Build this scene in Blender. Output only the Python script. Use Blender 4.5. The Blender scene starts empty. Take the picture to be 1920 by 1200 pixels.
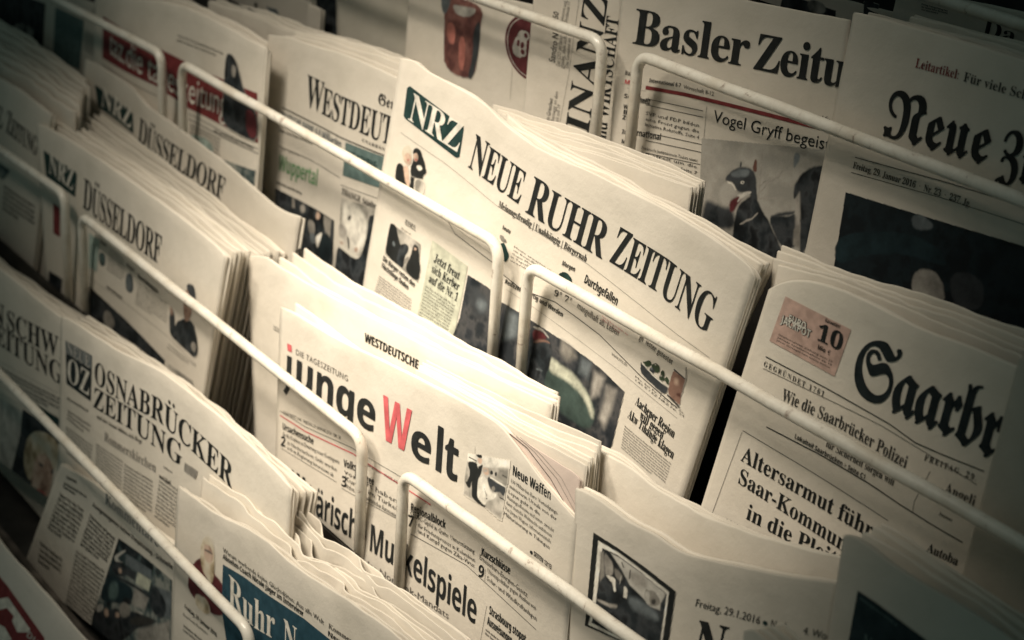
import bpy, bmesh, math, random
import numpy as np
from mathutils import Vector, Matrix
from mathutils.geometry import tessellate_polygon
R = math.radians
sc = bpy.context.scene
col = sc.collection

# ------------------------------------------------------------------ camera, world, lamps, exposure
cam_d = bpy.data.cameras.new('camera'); cam = bpy.data.objects.new('camera', cam_d); col.objects.link(cam)
cam.matrix_world = Matrix([[0.585186, -0.360963, 0.726128, 0.77459], [0.808613, 0.192571, -0.555933, -0.58588], [0.06084, 0.912481, 0.404569, 0.3842], [0, 0, 0, 1]])
cam_d.lens = 60.740
cam_d.sensor_width = 36; cam_d.clip_start = 0.02; cam_d.clip_end = 60
cam_d.dof.use_dof = True; cam_d.dof.focus_distance = 0.97; cam_d.dof.aperture_fstop = 9
sc.camera = cam
w = bpy.data.worlds.new('World'); sc.world = w; w.use_nodes = True
w.node_tree.nodes['Background'].inputs[0].default_value = (0.55, 0.80, 0.72, 1)
w.node_tree.nodes['Background'].inputs[1].default_value = 0.074
def spot(name, loc, tgt, power, color, size, blend, radius, wide=1.0, tall=1.0):
    d = bpy.data.lights.new(name, 'SPOT'); d.energy = power; d.color = color; d.spot_size = R(size); d.spot_blend = blend; d.shadow_soft_size = radius
    o = bpy.data.objects.new(name, d); col.objects.link(o); o.location = loc
    o.rotation_euler = (Vector(tgt) - Vector(loc)).to_track_quat('-Z', 'Y').to_euler(); o.scale = (wide, tall, 1); return o
for loc, tgt, power, size, wide, tall in (((-.36, -.82, .86), (-.05, -.04, -.05), 65, 26, 1.2, .82), ((-.05, -.60, 1.02), (-.035, -.04, -.055), 82, 25.5, 1.3, .66), ((.12, -.42, 1.08), (-.02, -.04, -.075), 61, 26, 1.3, .60), ((-.36, -.58, 1.02), (-.29, -.04, .0), 42, 29, 1.25, .75)):
    spot('added_spot', loc, tgt, power, (1.0, .885, .725), size, 1.0, .15, wide, tall)  # spots added to shape a bright centre with vignetted corners and soften shadows
sc.view_settings.view_transform = 'Standard'; sc.view_settings.look = 'None'; sc.view_settings.gamma = 1
sc.view_settings.use_curve_mapping = False; sc.view_settings.exposure = 0.0

# ------------------------------------------------------------------ materials
MATS = {}; STOPS = {}
PHN = {'ph_dark': 'dark_press_photo', 'ph_navy': 'navy_press_photo', 'ph_grey': 'grey_press_photo', 'ph_bw': 'black_and_white_press_photo', 'ph_teal': 'teal_press_photo', 'ph_pale': 'pale_press_photo', 'ph_mist': 'misty_press_photo', 'ph_skin': 'portrait_print', 'ph_hair': 'blond_hair_print', 'ph_stripe': 'blurred_stand_print', 'ph_drink': 'drink_print'}
def newmat(name):
    m = bpy.data.materials.new(name); m.use_nodes = True; nt = m.node_tree
    return m, nt, nt.nodes['Principled BSDF']
def N(nt, t, **k):
    n = nt.nodes.new(t)
    for a, b in k.items():
        if a.startswith('i_'): n.inputs[a[2:].replace('_', ' ')].default_value = b
        else: setattr(n, a, b)
    return n
def paper_mat(name, c, amt=0.07, rough=0.78):
    m, nt, b = newmat(name)
    tc = N(nt, 'ShaderNodeTexCoord')
    n1 = N(nt, 'ShaderNodeTexNoise', i_Scale=22.0, i_Detail=5.0, i_Roughness=0.6)
    n2 = N(nt, 'ShaderNodeTexNoise', i_Scale=900.0, i_Detail=3.0)
    oi = N(nt, 'ShaderNodeObjectInfo')
    nt.links.new(tc.outputs['Object'], n1.inputs['Vector']); nt.links.new(tc.outputs['Object'], n2.inputs['Vector'])
    r = N(nt, 'ShaderNodeValToRGB'); e = r.color_ramp.elements
    e[0].position = .3; e[0].color = (c[0]*(1-amt*1.2), c[1]*(1-amt*1.3), c[2]*(1-amt*1.6), 1)
    e[1].position = .7; e[1].color = (min(1,c[0]*(1+amt*.6)), min(1,c[1]*(1+amt*.5)), min(1,c[2]*(1+amt*.4)), 1)
    nt.links.new(n1.outputs['Fac'], r.inputs[0])
    hs = N(nt, 'ShaderNodeHueSaturation'); mr = N(nt, 'ShaderNodeMapRange'); mr.inputs[3].default_value = .84; mr.inputs[4].default_value = 1.05
    nt.links.new(oi.outputs['Random'], mr.inputs[0]); nt.links.new(mr.outputs[0], hs.inputs['Value']); nt.links.new(r.outputs[0], hs.inputs['Color'])
    nt.links.new(hs.outputs[0], b.inputs['Base Color'])
    b.inputs['Roughness'].default_value = rough; b.inputs['Specular IOR Level'].default_value = .22
    bp = N(nt, 'ShaderNodeBump', i_Strength=.12, i_Distance=.0006); bp2 = N(nt, 'ShaderNodeBump', i_Strength=.22, i_Distance=.007)
    nt.links.new(n2.outputs['Fac'], bp.inputs['Height']); nt.links.new(n1.outputs['Fac'], bp2.inputs['Height'])
    nt.links.new(bp2.outputs[0], bp.inputs['Normal']); nt.links.new(bp.outputs[0], b.inputs['Normal'])
    return m
MATS['paper'] = paper_mat('newsprint', (.70, .655, .58))
MATS['paper_white'] = paper_mat('white_newsprint', (.74, .71, .65), .05)
MATS['paper_pink'] = paper_mat('pink_tinted_newsprint', (.66, .555, .50), .06)
MATS['paper_old'] = paper_mat('grey_newsprint', (.60, .57, .50), .09)
def ink(name, c, var=.18, scale=160.0, rough=.7):
    m, nt, b = newmat(name)
    tc = N(nt, 'ShaderNodeTexCoord'); n = N(nt, 'ShaderNodeTexNoise', i_Scale=scale, i_Detail=4.0)
    nt.links.new(tc.outputs['Object'], n.inputs['Vector'])
    r = N(nt, 'ShaderNodeValToRGB'); e = r.color_ramp.elements
    e[0].position = .35; e[0].color = tuple(max(0, x*(1-var)) for x in c) + (1,)
    e[1].position = .7; e[1].color = tuple(min(1, x*(1+var)+.006) for x in c) + (1,)
    nt.links.new(n.outputs['Fac'], r.inputs[0]); nt.links.new(r.outputs[0], b.inputs['Base Color'])
    b.inputs['Roughness'].default_value = rough; b.inputs['Specular IOR Level'].default_value = .25
    return m
def photo(name, stops, scale=30.0, dist=1.5, detail=5.0):
    """printed picture area: a mottled print of several tones"""
    STOPS[next((k for k in PHN if PHN[k] == name), name)] = stops
    m, nt, b = newmat(name)
    tc = N(nt, 'ShaderNodeTexCoord'); n = N(nt, 'ShaderNodeTexNoise', i_Scale=scale, i_Detail=detail, i_Distortion=dist)
    nt.links.new(tc.outputs['Object'], n.inputs['Vector'])
    r = N(nt, 'ShaderNodeValToRGB'); el = r.color_ramp.elements
    while len(el) < len(stops): el.new(.5)
    for i, c in enumerate(stops):
        el[i].position = .28 + .44*i/(len(stops)-1); el[i].color = tuple(c) + (1,)
    nt.links.new(n.outputs['Fac'], r.inputs[0]); nt.links.new(r.outputs[0], b.inputs['Base Color'])
    b.inputs['Roughness'].default_value = .6; b.inputs['Specular IOR Level'].default_value = .3
    return m
INK = {'black': (.013,.015,.015), 'soft': (.045,.043,.039), 'ash': (.13,.12,.105), 'grey': (.24,.225,.20), 'pale': (.42,.39,.345), 'navy': (.011,.018,.021),
 'red': (.55,.11,.12), 'darkred': (.18,.03,.032), 'green': (.17,.33,.17), 'logo_green': (.012,.038,.036), 'teal': (.095,.145,.14), 'blue': (.017,.058,.085),
 'deepblue': (.013,.028,.034), 'white': (.70,.67,.60), 'skin': (.50,.36,.28), 'hair': (.55,.47,.34), 'brown': (.10,.045,.035), 'maroon': (.10,.022,.026),
 'drink': (.22,.06,.05), 'drink_light': (.42,.16,.13), 'palegreen': (.50,.51,.41), 'pink': (.56,.39,.33), 'mint': (.40,.50,.46), 'steel': (.13,.15,.16),
 'mid': (.32,.30,.27), 'lightgrey': (.47,.45,.41), 'ball': (.045,.068,.060), 'leaf': (.035,.055,.03), 'bottle': (.22,.13,.10), 'charcoal': (.04,.045,.05), 'lips': (.36,.06,.06)}
def mat(k):
    if k.startswith('tone_') and k not in MATS:
        c = INK[k[5:]]; MATS[k] = photo('print_' + k, [tuple(x*.35 for x in c), tuple(x*.8 for x in c), c, tuple(min(1, x*1.5+.01) for x in c)], 55)
    if k not in MATS: MATS[k] = ink('print_' + k, INK[k])
    return MATS[k]
MATS['ph_dark'] = photo('dark_press_photo', [(.008,.010,.012), (.02,.026,.03), (.045,.05,.055), (.012,.014,.016)], 24)
MATS['ph_navy'] = photo('navy_press_photo', [(.006,.010,.013), (.009,.016,.020), (.012,.021,.026), (.007,.011,.014)], 9, .8)
MATS['ph_grey'] = photo('grey_press_photo', [(.05,.05,.05), (.14,.14,.13), (.30,.29,.27), (.48,.45,.41)], 45)
MATS['ph_bw'] = photo('black_and_white_press_photo', [(.012,.012,.013), (.06,.06,.06), (.25,.24,.22), (.5,.47,.42)], 70)
MATS['ph_teal'] = photo('teal_press_photo', [(.012,.016,.018), (.03,.05,.055), (.09,.12,.12), (.30,.31,.28)], 50)
MATS['ph_pale'] = photo('pale_press_photo', [(.22,.21,.185), (.36,.34,.30), (.50,.47,.42), (.60,.57,.50)], 25)
MATS['ph_mist'] = photo('misty_press_photo', [(.30,.29,.26), (.34,.325,.29), (.38,.365,.33), (.35,.335,.30)], 14)
MATS['ph_skin'] = photo('portrait_print', [(.20,.12,.09), (.40,.27,.21), (.52,.39,.31), (.58,.46,.38)], 60)
MATS['ph_hair'] = photo('blond_hair_print', [(.22,.17,.10), (.42,.35,.24), (.58,.51,.39), (.62,.57,.47)], 80)
MATS['ph_stripe'] = photo('blurred_stand_print', [(.012,.016,.02), (.03,.034,.04), (.07,.07,.072), (.02,.024,.028)], 30, .2)
MATS['ph_drink'] = photo('drink_print', [(.10,.04,.038), (.17,.072,.062), (.23,.108,.092), (.13,.05,.045)], 24)
PRESS, _nt, _b = newmat('press_photo_print')
_a = N(_nt, 'ShaderNodeAttribute', attribute_name='print'); _nt.links.new(_a.outputs['Color'], _b.inputs['Base Color']); _b.inputs['Roughness'].default_value = .65; _b.inputs['Specular IOR Level'].default_value = .25
def rail_mat():
    m, nt, b = newmat('chipped_cream_enamel')
    tc = N(nt, 'ShaderNodeTexCoord')
    n = N(nt, 'ShaderNodeTexNoise', i_Scale=120.0, i_Detail=8.0, i_Roughness=.7, i_Distortion=.6); n2 = N(nt, 'ShaderNodeTexNoise', i_Scale=35.0, i_Detail=6.0)
    for q in (n, n2): nt.links.new(tc.outputs['Object'], q.inputs['Vector'])
    r = N(nt, 'ShaderNodeValToRGB'); e = r.color_ramp.elements
    e[0].position = .27; e[0].color = (.20,.115,.08,1); e[1].position = .40; e[1].color = (.74,.70,.62,1); x = e.new(.62); x.color = (.82,.79,.71,1)
    mx = N(nt, 'ShaderNodeMix', data_type='RGBA', blend_type='MULTIPLY'); mx.inputs[0].default_value = .6
    r2 = N(nt, 'ShaderNodeValToRGB'); r2.color_ramp.elements[0].position = .32; r2.color_ramp.elements[0].color = (.74,.68,.60,1); r2.color_ramp.elements[1].position = .52; r2.color_ramp.elements[1].color = (1,1,1,1)
    nt.links.new(n.outputs['Fac'], r.inputs[0]); nt.links.new(n2.outputs['Fac'], r2.inputs[0])
    nt.links.new(r.outputs[0], mx.inputs[6]); nt.links.new(r2.outputs[0], mx.inputs[7]); nt.links.new(mx.outputs[2], b.inputs['Base Color'])
    b.inputs['Roughness'].default_value = .32; b.inputs['Coat Weight'].default_value = .45; b.inputs['Coat Roughness'].default_value = .2
    bp = N(nt, 'ShaderNodeBump', i_Strength=.12, i_Distance=.0004); nt.links.new(n.outputs['Fac'], bp.inputs['Height']); nt.links.new(bp.outputs[0], b.inputs['Normal'])
    return m
MATS['rail'] = rail_mat()
MATS['rack_dark'] = ink('dark_rack_metal', (.035,.033,.030), .35, 40, .55)
MATS['rack_edge'] = ink('worn_rack_edge', (.085,.072,.062), .4, 60, .45)

# ------------------------------------------------------------------ glyph outlines from the built-in font
SB = {**{chr(65+i): chr(0x1D400+i) for i in range(26)}, **{chr(97+i): chr(0x1D41A+i) for i in range(26)}, **{chr(48+i): chr(0x1D7CE+i) for i in range(10)}}
SS = {**{chr(65+i): chr(0x1D5D4+i) for i in range(26)}, **{chr(97+i): chr(0x1D5EE+i) for i in range(26)}, **{chr(48+i): chr(0x1D7EC+i) for i in range(10)}}
FB = {**{chr(65+i): chr(0x1D56C+i) for i in range(26)}, **{chr(97+i): chr(0x1D586+i) for i in range(26)}}
FONTS = {'serif': SB, 'sansb': SS, 'frak': FB, 'sans': {}}
UML = {'ä': 'a', 'ö': 'o', 'ü': 'u', 'Ä': 'A', 'Ö': 'O', 'Ü': 'U'}
GC = {}
TYPE = bpy.data.scenes.new('type_case')
def raw_glyph(s, res):
    c = bpy.data.curves.new('glyph', 'FONT'); c.body = s; c.size = 1; c.resolution_u = res; c.fill_mode = 'FRONT'
    o = bpy.data.objects.new('glyph', c); TYPE.collection.objects.link(o)
    TYPE.view_layers[0].update(); dg = TYPE.view_layers[0].depsgraph; e = o.evaluated_get(dg); me = e.to_mesh()
    vs = [(v.co.x, v.co.y) for v in me.vertices]; fs = [tuple(p.vertices) for p in me.polygons]
    e.to_mesh_clear(); bpy.data.objects.remove(o); bpy.data.curves.remove(c)
    return vs, fs
BAR = None
def glyph(ch, font, res):
    global BAR
    k = (ch, font, res)
    if k in GC: return GC[k]
    if BAR is None: BAR = max(x for x, y in raw_glyph('|', 1)[0])
    if ch == ' ': GC[k] = ([], [], .27); return GC[k]
    base = UML.get(ch) if font != 'sans' else None
    g = FONTS[font].get(base or ch, base or ch)
    vs, fs = raw_glyph(g, res)
    if not vs: vs, fs = raw_glyph(base or ch, res)
    adv = max(x for x, y in raw_glyph(g + '|', 1)[0]) - BAR
    if base and vs:
        d, df = raw_glyph('.', res)
        dx = [p[0] for p in d]; dy = [p[1] for p in d]; cx = (min(dx)+max(dx))/2
        mx = (min(p[0] for p in vs) + max(p[0] for p in vs))/2; top = max(p[1] for p in vs) + .07
        for s in (-.11, .11):
            o = len(vs); vs = vs + [(mx + s + (x-cx)*1.0, top + y - min(dy)) for x, y in d]; fs = fs + [tuple(i+o for i in f) for f in df]
    GC[k] = (vs, fs, adv); return GC[k]
CAPH = {}
def caph(font):
    if font not in CAPH: CAPH[font] = max(y for x, y in glyph('H' if font != 'frak' else 'N', font, 2)[0])
    return CAPH[font]

# ------------------------------------------------------------------ objects
def tag(o, label=None, cat=None, group=None, kind=None):
    for k, v in (('label', label), ('category', cat), ('group', group), ('kind', kind)):
        if v: o[k] = v
    return o
def mesh_obj(name, vs, fs, mats, parent=None, mi=None, smooth=False):
    me = bpy.data.meshes.new(name); me.from_pydata(vs, [], fs)
    for m in mats: me.materials.append(m)
    if mi: me.polygons.foreach_set('material_index', mi)
    if smooth: me.polygons.foreach_set('use_smooth', [True]*len(fs))
    me.update()
    o = bpy.data.objects.new(name, me); col.objects.link(o)
    if parent: o.parent = parent
    return o
def interp(poly, u):
    if u <= poly[0][0]: return poly[0][1]
    for (a, b), (c, d) in zip(poly, poly[1:]):
        if u <= c: return b + (d-b)*(u-a)/max(1e-9, c-a)
    return poly[-1][1]
def smooth_poly(poly, n=2):
    for _ in range(n):
        q = [poly[0]]
        for a, b in zip(poly, poly[1:]):
            q += [(a[0]*.75+b[0]*.25, a[1]*.75+b[1]*.25), (a[0]*.25+b[0]*.75, a[1]*.25+b[1]*.75)]
        poly = q + [poly[-1]]
    return poly
def chaikin(poly, n=2):
    for _ in range(n):
        q = []
        for a, b in zip(poly, poly[1:] + poly[:1]):
            q += [(a[0]*.75+b[0]*.25, a[1]*.75+b[1]*.25), (a[0]*.25+b[0]*.75, a[1]*.25+b[1]*.75)]
        poly = q
    return poly
def waves(rng, amp, lo, hi, n=3):
    out = []
    for i in range(n):
        L = rng.uniform(lo, hi); a = rng.uniform(-.5, .5)
        out.append((amp*rng.uniform(.5, 1)/n*1.6, 2*math.pi/L*math.cos(a), 2*math.pi/L*math.sin(a), rng.uniform(0, 6.28)))
    return out
def wv(ws, u, v=0):
    return sum(a*math.sin(ku*u + kv*v + p) for a, ku, kv, p in ws)

def sheet_mesh(poly, kl, kr, vb, th, disp, rng, edge=.0006, nu=64, nv=20, w0=0.0, taper=.0, wobh=.005):
    """a folded bundle of paper: front face, rounded top fold, back face, closed ends; local u right, v up, w towards the viewer"""
    uL, uR = poly[0][0], poly[-1][0]; tl, tr = poly[0][1], poly[-1][1]
    en = waves(rng, edge*.5, .03, .14, 4) + waves(rng, edge*.12, .011, .02, 3); wn = waves(rng, edge*.8, .03, .1, 3)
    r = th/2; vs = []; rows = 0
    prof = []
    for j in range(nv+1):
        f = j/nv; prof.append((f**.8, 0.0, 0))
    for k in range(1, 6):
        a = math.pi*k/6; prof.append((1.0, -r + r*math.cos(a), math.sin(a)*r))
    for j in range(4): prof.append((1 - (j/3)**1.2, -th, 0))
    for i in range(nu+1):
        s = i/nu; u = uL + (uR-uL)*s
        top = interp(poly, u) + wv(en, u) - r
        ub = (uL + kl*(vb-tl))*(1-s) + (uR + kr*(vb-tr))*s
        for f, wq, dv in prof:
            v = vb + (top-vb)*f; uu = ub + (u-ub)*f
            wob = wv(wn, u)*max(0, 1-(top-v)/wobh)
            vs.append((uu, v+dv, disp(uu, v) + wq*(1 - taper*(1-f)) + wob + w0))
    m = len(prof); fs = []
    for i in range(nu):
        for j in range(m-1):
            a = i*m + j; fs.append((a, a+m, a+m+1, a+1))
    fs.append(tuple(range(m))); fs.append(tuple(nu*m + j for j in reversed(range(m))))
    return vs, fs

WORDS = 'Zeitung Region Saar Freitag Januar Seite Wirtschaft Kommunen gegen die der und will für von in Ruhr Essen Bürger Morgen das mit sich auf den ist nicht Initiative International Streit um nimmt Front bilden eine Justizministerin Unterstützung Energien Gesetz Ausbau Verteidigung Interview Polizei führt Armut Kerber Unabhängig heute Tag Nacht Stadt Land'.split()
class Paper:
    def __init__(s, label, group, loc, ang, rot, poly, kl, kr, vb, th=.005, seed=1, amp=.0018, leaves=2, paper='paper', edge=.0006, curl=0.0):
        s.rng = random.Random(seed); s.o = bpy.data.objects.new('newspaper', None); col.objects.link(s.o)
        s.o.empty_display_size = .02
        s.o.location = loc; s.o.rotation_mode = 'ZYX'; s.o.rotation_euler = (R(90-ang), 0, R(rot))
        tag(s.o, label, 'newspaper', group)
        s.lift = {}; poly = smooth_poly([(a*.001, b*.001) for a, b in poly], 2); s.poly = poly; vb *= .001; s.vb = vb
        ws = waves(s.rng, amp, .16, .34); um = (poly[0][0]+poly[-1][0])/2; s.curl = curl; s.um = um
        s.D = lambda u, v: wv(ws, u, v) + curl*((u-um)**2)
        vs, fs = sheet_mesh(poly, kl, kr, vb, th/leaves*.9, s.D, s.rng, edge)
        s.sheet = mesh_obj('front_sheet', vs, fs, [mat(paper)], s.o, smooth=True)
        for k in range(1, leaves):
            dv = -s.rng.uniform(.0003, .0022)
            p2 = [(u+s.rng.uniform(-.0002,.0002), v+dv) for u, v in poly]
            vs, fs = sheet_mesh(p2, kl, kr, vb, th/leaves*.9, s.D, s.rng, edge*1.3, nv=8, w0=-th/leaves*k)
            mesh_obj('inner_page', vs, fs, [mat(paper)], s.o, smooth=True)
        s.k = 0
    def _put(s, name, vs, fs, mats, mi=None, fine=False, lift=None, label=None):
        lv = lift if lift is not None else .00035
        if fine:
            bm = bmesh.new(); bv = [bm.verts.new((q[0], q[1], q[2] if len(q) > 2 else 0)) for q in vs]
            for i, f in enumerate(fs):
                try: bf = bm.faces.new([bv[j] for j in f]); bf.material_index = mi[i] if mi else 0
                except ValueError: pass
            bmesh.ops.triangulate(bm, faces=bm.faces[:])
            for _ in range(6):
                es = [e for e in bm.edges if e.calc_length() > .006]
                if not es: break
                bmesh.ops.subdivide_edges(bm, edges=es, cuts=1); bmesh.ops.triangulate(bm, faces=bm.faces[:])
            bm.verts.index_update(); vs = [tuple(v.co) for v in bm.verts]; fs = [tuple(v.index for v in f.verts) for f in bm.faces]
            mi = [f.material_index for f in bm.faces] if mi else None; bm.free()
        o = mesh_obj(name, [(q[0], q[1], s.D(q[0], q[1]) + lv + (q[2] if len(q) > 2 else 0)) for q in vs], fs, mats, s.o, mi)
        if label: o['label'] = label
        return o
    def lay(s, txt, font, pts, h, res, track=0.0, small=None, fit=True):
        """set one line of type along a baseline (mm), fitted to its length; returns flat geometry"""
        H = caph(font); sy = h/H; X = 0; items = []
        for ch in txt:
            f = 1.0
            if small and ch.islower(): ch = ch.upper(); f = small
            g = glyph(ch, font, res); items.append((X, f, g)); X += g[2]*f + track
        X = max(X - track, .01)
        seg = [math.dist(a, b) for a, b in zip(pts, pts[1:])]; L = sum(seg); sx = L/X if fit else sy
        vs = []; fs = []
        def at(d):
            for (a, b), l in zip(zip(pts, pts[1:]), seg):
                if d <= l or (b is pts[-1]): t = d/max(l, 1e-9); return a[0]+(b[0]-a[0])*t, a[1]+(b[1]-a[1])*t
                d -= l
        for x0, f, (gv, gf, adv) in items:
            o = len(vs)
            for x, y in gv:
                bx, by = at((x0 + x*f)*sx); vs.append((bx*.001, (by + y*f*sy)*.001))
            fs += [tuple(i+o for i in q) for q in gf]
        return vs, fs
    def text(s, name, txt, font, pts, h, c='black', track=0.0, small=None, lift=None, fit=True, bold=0):
        c = {'mid': 'ash'}.get(c, c)
        vs, fs = s.lay(txt, font, pts, h, 4 if h > 6 else 2, track, small, fit)
        if bold:
            n = len(vs); e = bold*.001; b = fs; q = vs; vs = []; fs = []
            for k, d in enumerate((-e, 0, e)): vs = vs + [(x+d, y+d*.3, k*.00006) for x, y in q]; fs = fs + [tuple(i+k*n for i in f) for f in b]
        return s._put(name, vs, fs, [mat(c)], fine=h > 5, lift=lift)
    def turned(s, name, txt, font, a, b, h, c='black', lift=None):
        """type running upwards: baseline from a to b, letters' tops to the left"""
        vs, fs = s.lay(txt, font, [(0, 0), (math.dist(a, b), 0)], h, 4 if h > 6 else 2)
        dx, dy = (b[0]-a[0])/math.dist(a, b), (b[1]-a[1])/math.dist(a, b)
        vs = [(a[0]*.001 + x*dx - y*dy, a[1]*.001 + x*dy + y*dx) for x, y in vs]
        return s._put(name, vs, fs, [mat(c)], fine=h > 5, lift=lift)
    def block(s, quad, n, font='serif', c='soft', fill=.62, words=None, rag=False):
        c = {'mid': 'soft', 'grey': 'ash'}.get(c, c)
        """a column of small body type between four corners (tl, tr, br, bl)"""
        tl, tr, br, bl = quad; vs = []; fs = []; wi = 0
        src = words.split() if words else None
        for i in range(n):
            t = (i+.8)/n
            a = (tl[0]+(bl[0]-tl[0])*t, tl[1]+(bl[1]-tl[1])*t); b = (tr[0]+(br[0]-tr[0])*t, tr[1]+(br[1]-tr[1])*t)
            h = math.dist(tl, bl)/n*fill; L = math.dist(a, b); need = L/(h*.78); line = ''
            if src:
                per = max(1, round(len(src)/n)); line = ' '.join(src[i*per:(i+1)*per] if i < n-1 else src[i*per:])
                if not line: continue
            else:
                while len(line) < need: line += (' ' if line else '') + s.rng.choice(WORDS)
                line = line[:max(3, int(need)+1)]
            if rag or (i == n-1 and not src):
                q = s.rng.uniform(.5, .95) if not src else min(1, len(line)*h*.8/L); b = (a[0]+(b[0]-a[0])*q, a[1]+(b[1]-a[1])*q); line = line if src else line[:max(2, int(len(line)*q))]
            v, f = s.lay(line, font, [a, b], h, 1); o = len(vs); vs += v; fs += [tuple(j+o for j in q) for q in f]
        return s._put('article_text', vs, fs, [mat(c)])
    def rule(s, pts, wd=.35, c='black'):
        vs = []; fs = []; q = []
        for a, b in zip(pts, pts[1:]):
            n = max(1, int(math.dist(a, b)/5))
            q += [(a[0]+(b[0]-a[0])*i/n, a[1]+(b[1]-a[1])*i/n) for i in range(n)]
        q.append(pts[-1]); ver = abs(pts[-1][0]-pts[0][0]) < abs(pts[-1][1]-pts[0][1])
        for x, y in q:
            vs += [((x-wd/2)*.001, y*.001), ((x+wd/2)*.001, y*.001)] if ver else [(x*.001, (y-wd/2)*.001), (x*.001, (y+wd/2)*.001)]
        fs = [(2*i, 2*i+1, 2*i+3, 2*i+2) for i in range(len(q)-1)]
        return s._put('rule_line', vs, fs, [mat(c)], lift=.0003)
    def shapes(s, name, polys, label=None, lift=.00032):
        if name == 'picture': return s.press_photo(name, polys, label, lift)
        return s.flat_shapes(name, polys, label, lift)
    def press_photo(s, name, polys, label=None, lift=.00032, step=.6, feather=.7):
        """a printed press photograph: a fine sheet whose print colours blend softly from tone to tone"""
        P = [np.array(chaikin(pl, 2) if sm else pl, float) for c, sm, pl in polys]
        lo = np.min([q.min(0) for q in P], 0) - 1; hi = np.max([q.max(0) for q in P], 0) + 1
        lo[1] = max(lo[1], s.vb*1000); hi = np.maximum(hi, lo + 2)
        nx, ny = [int(math.ceil((hi[i]-lo[i])/step)) + 1 for i in (0, 1)]
        gx, gy = np.meshgrid(lo[0] + step*np.arange(nx), lo[1] + step*np.arange(ny)); r = np.random.default_rng(s.rng.randrange(1 << 30))
        def noise(cell, octs=3):
            out = np.zeros((ny, nx)); a = 1; tot = 0
            for k in range(octs):
                m = [int((n*step)/cell) + 3 for n in (ny, nx)]; g = r.random(m); y = np.arange(ny)*step/cell; x = np.arange(nx)*step/cell
                y0 = y.astype(int); x0 = x.astype(int); fy = (y-y0)[:, None]; fx = (x-x0)[None]; fy = fy*fy*(3-2*fy); fx = fx*fx*(3-2*fx)
                A = g[np.ix_(y0, x0)]; B = g[np.ix_(y0, x0+1)]; C = g[np.ix_(y0+1, x0)]; D = g[np.ix_(y0+1, x0+1)]
                out += a*((A*(1-fx)+B*fx)*(1-fy) + (C*(1-fx)+D*fx)*fy); tot += a; a *= .6; cell = max(cell*.5, step)
            return out/tot
        paper = np.array((.68, .635, .56)); img = np.zeros((ny, nx, 3)) + paper; cover = np.zeros((ny, nx))
        for (c, sm, pl), q in zip(polys, P):
            c, _, ft = c.partition('~'); ft = float(ft) if ft else None
            jx = gx + (noise(4)-.5)*(1.2 if sm else .2); jy = gy + (noise(4)-.5)*(1.2 if sm else .2)
            inside = np.zeros((ny, nx), bool); d2 = np.full((ny, nx), 1e9)
            for (ax, ay), (bx, by) in zip(q, np.roll(q, -1, 0)):
                if ay != by: inside ^= ((ay > jy) != (by > jy)) & (jx < (bx-ax)*(jy-ay)/(by-ay) + ax)
                ex, ey = bx-ax, by-ay; t = np.clip(((jx-ax)*ex + (jy-ay)*ey)/max(ex*ex+ey*ey, 1e-9), 0, 1)
                d2 = np.minimum(d2, (jx-ax-t*ex)**2 + (jy-ay-t*ey)**2)
            sd = np.sqrt(d2)*np.where(inside, 1, -1); f = ft or feather*(1.2 if sm else .4)
            al = np.clip(sd/(2*f) + .5, 0, 1); al = al*al*(3-2*al)
            if c.startswith('ph_'):
                st = np.array(STOPS[c]); n = np.clip((noise(14, 4)-.5)*2.6 + .5, 0, .9999)*(len(st)-1); i = n.astype(int); w_ = (n-i)[..., None]
                colr = st[i]*(1-w_) + st[np.minimum(i+1, len(st)-1)]*w_
            else: colr = np.array(INK[c])*(.45 + 1.1*noise(7, 4))[..., None]
            img = img*(1-al[..., None]) + colr*al[..., None]; cover = np.maximum(cover, al)
        img *= (.95 + .10*r.random((ny, nx)))[..., None]
        idx = -np.ones((ny, nx), int); keep = cover > .03; idx[keep] = np.arange(keep.sum())
        vx = gx[keep]*.001; vy = gy[keep]*.001; vs = [(x, y, s.D(x, y) + lift) for x, y in zip(vx.tolist(), vy.tolist())]
        q = np.stack([idx[:-1, :-1], idx[:-1, 1:], idx[1:, 1:], idx[1:, :-1]], -1).reshape(-1, 4); q = q[(q >= 0).all(1)]
        o = mesh_obj(name, vs, q.tolist(), [PRESS], s.o)
        at = o.data.color_attributes.new('print', 'FLOAT_COLOR', 'POINT')
        at.data.foreach_set('color', np.c_[np.clip(img[keep], .004, .8), np.ones(keep.sum())].astype(np.float32).ravel())
        if label: o['label'] = label
        return o
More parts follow.
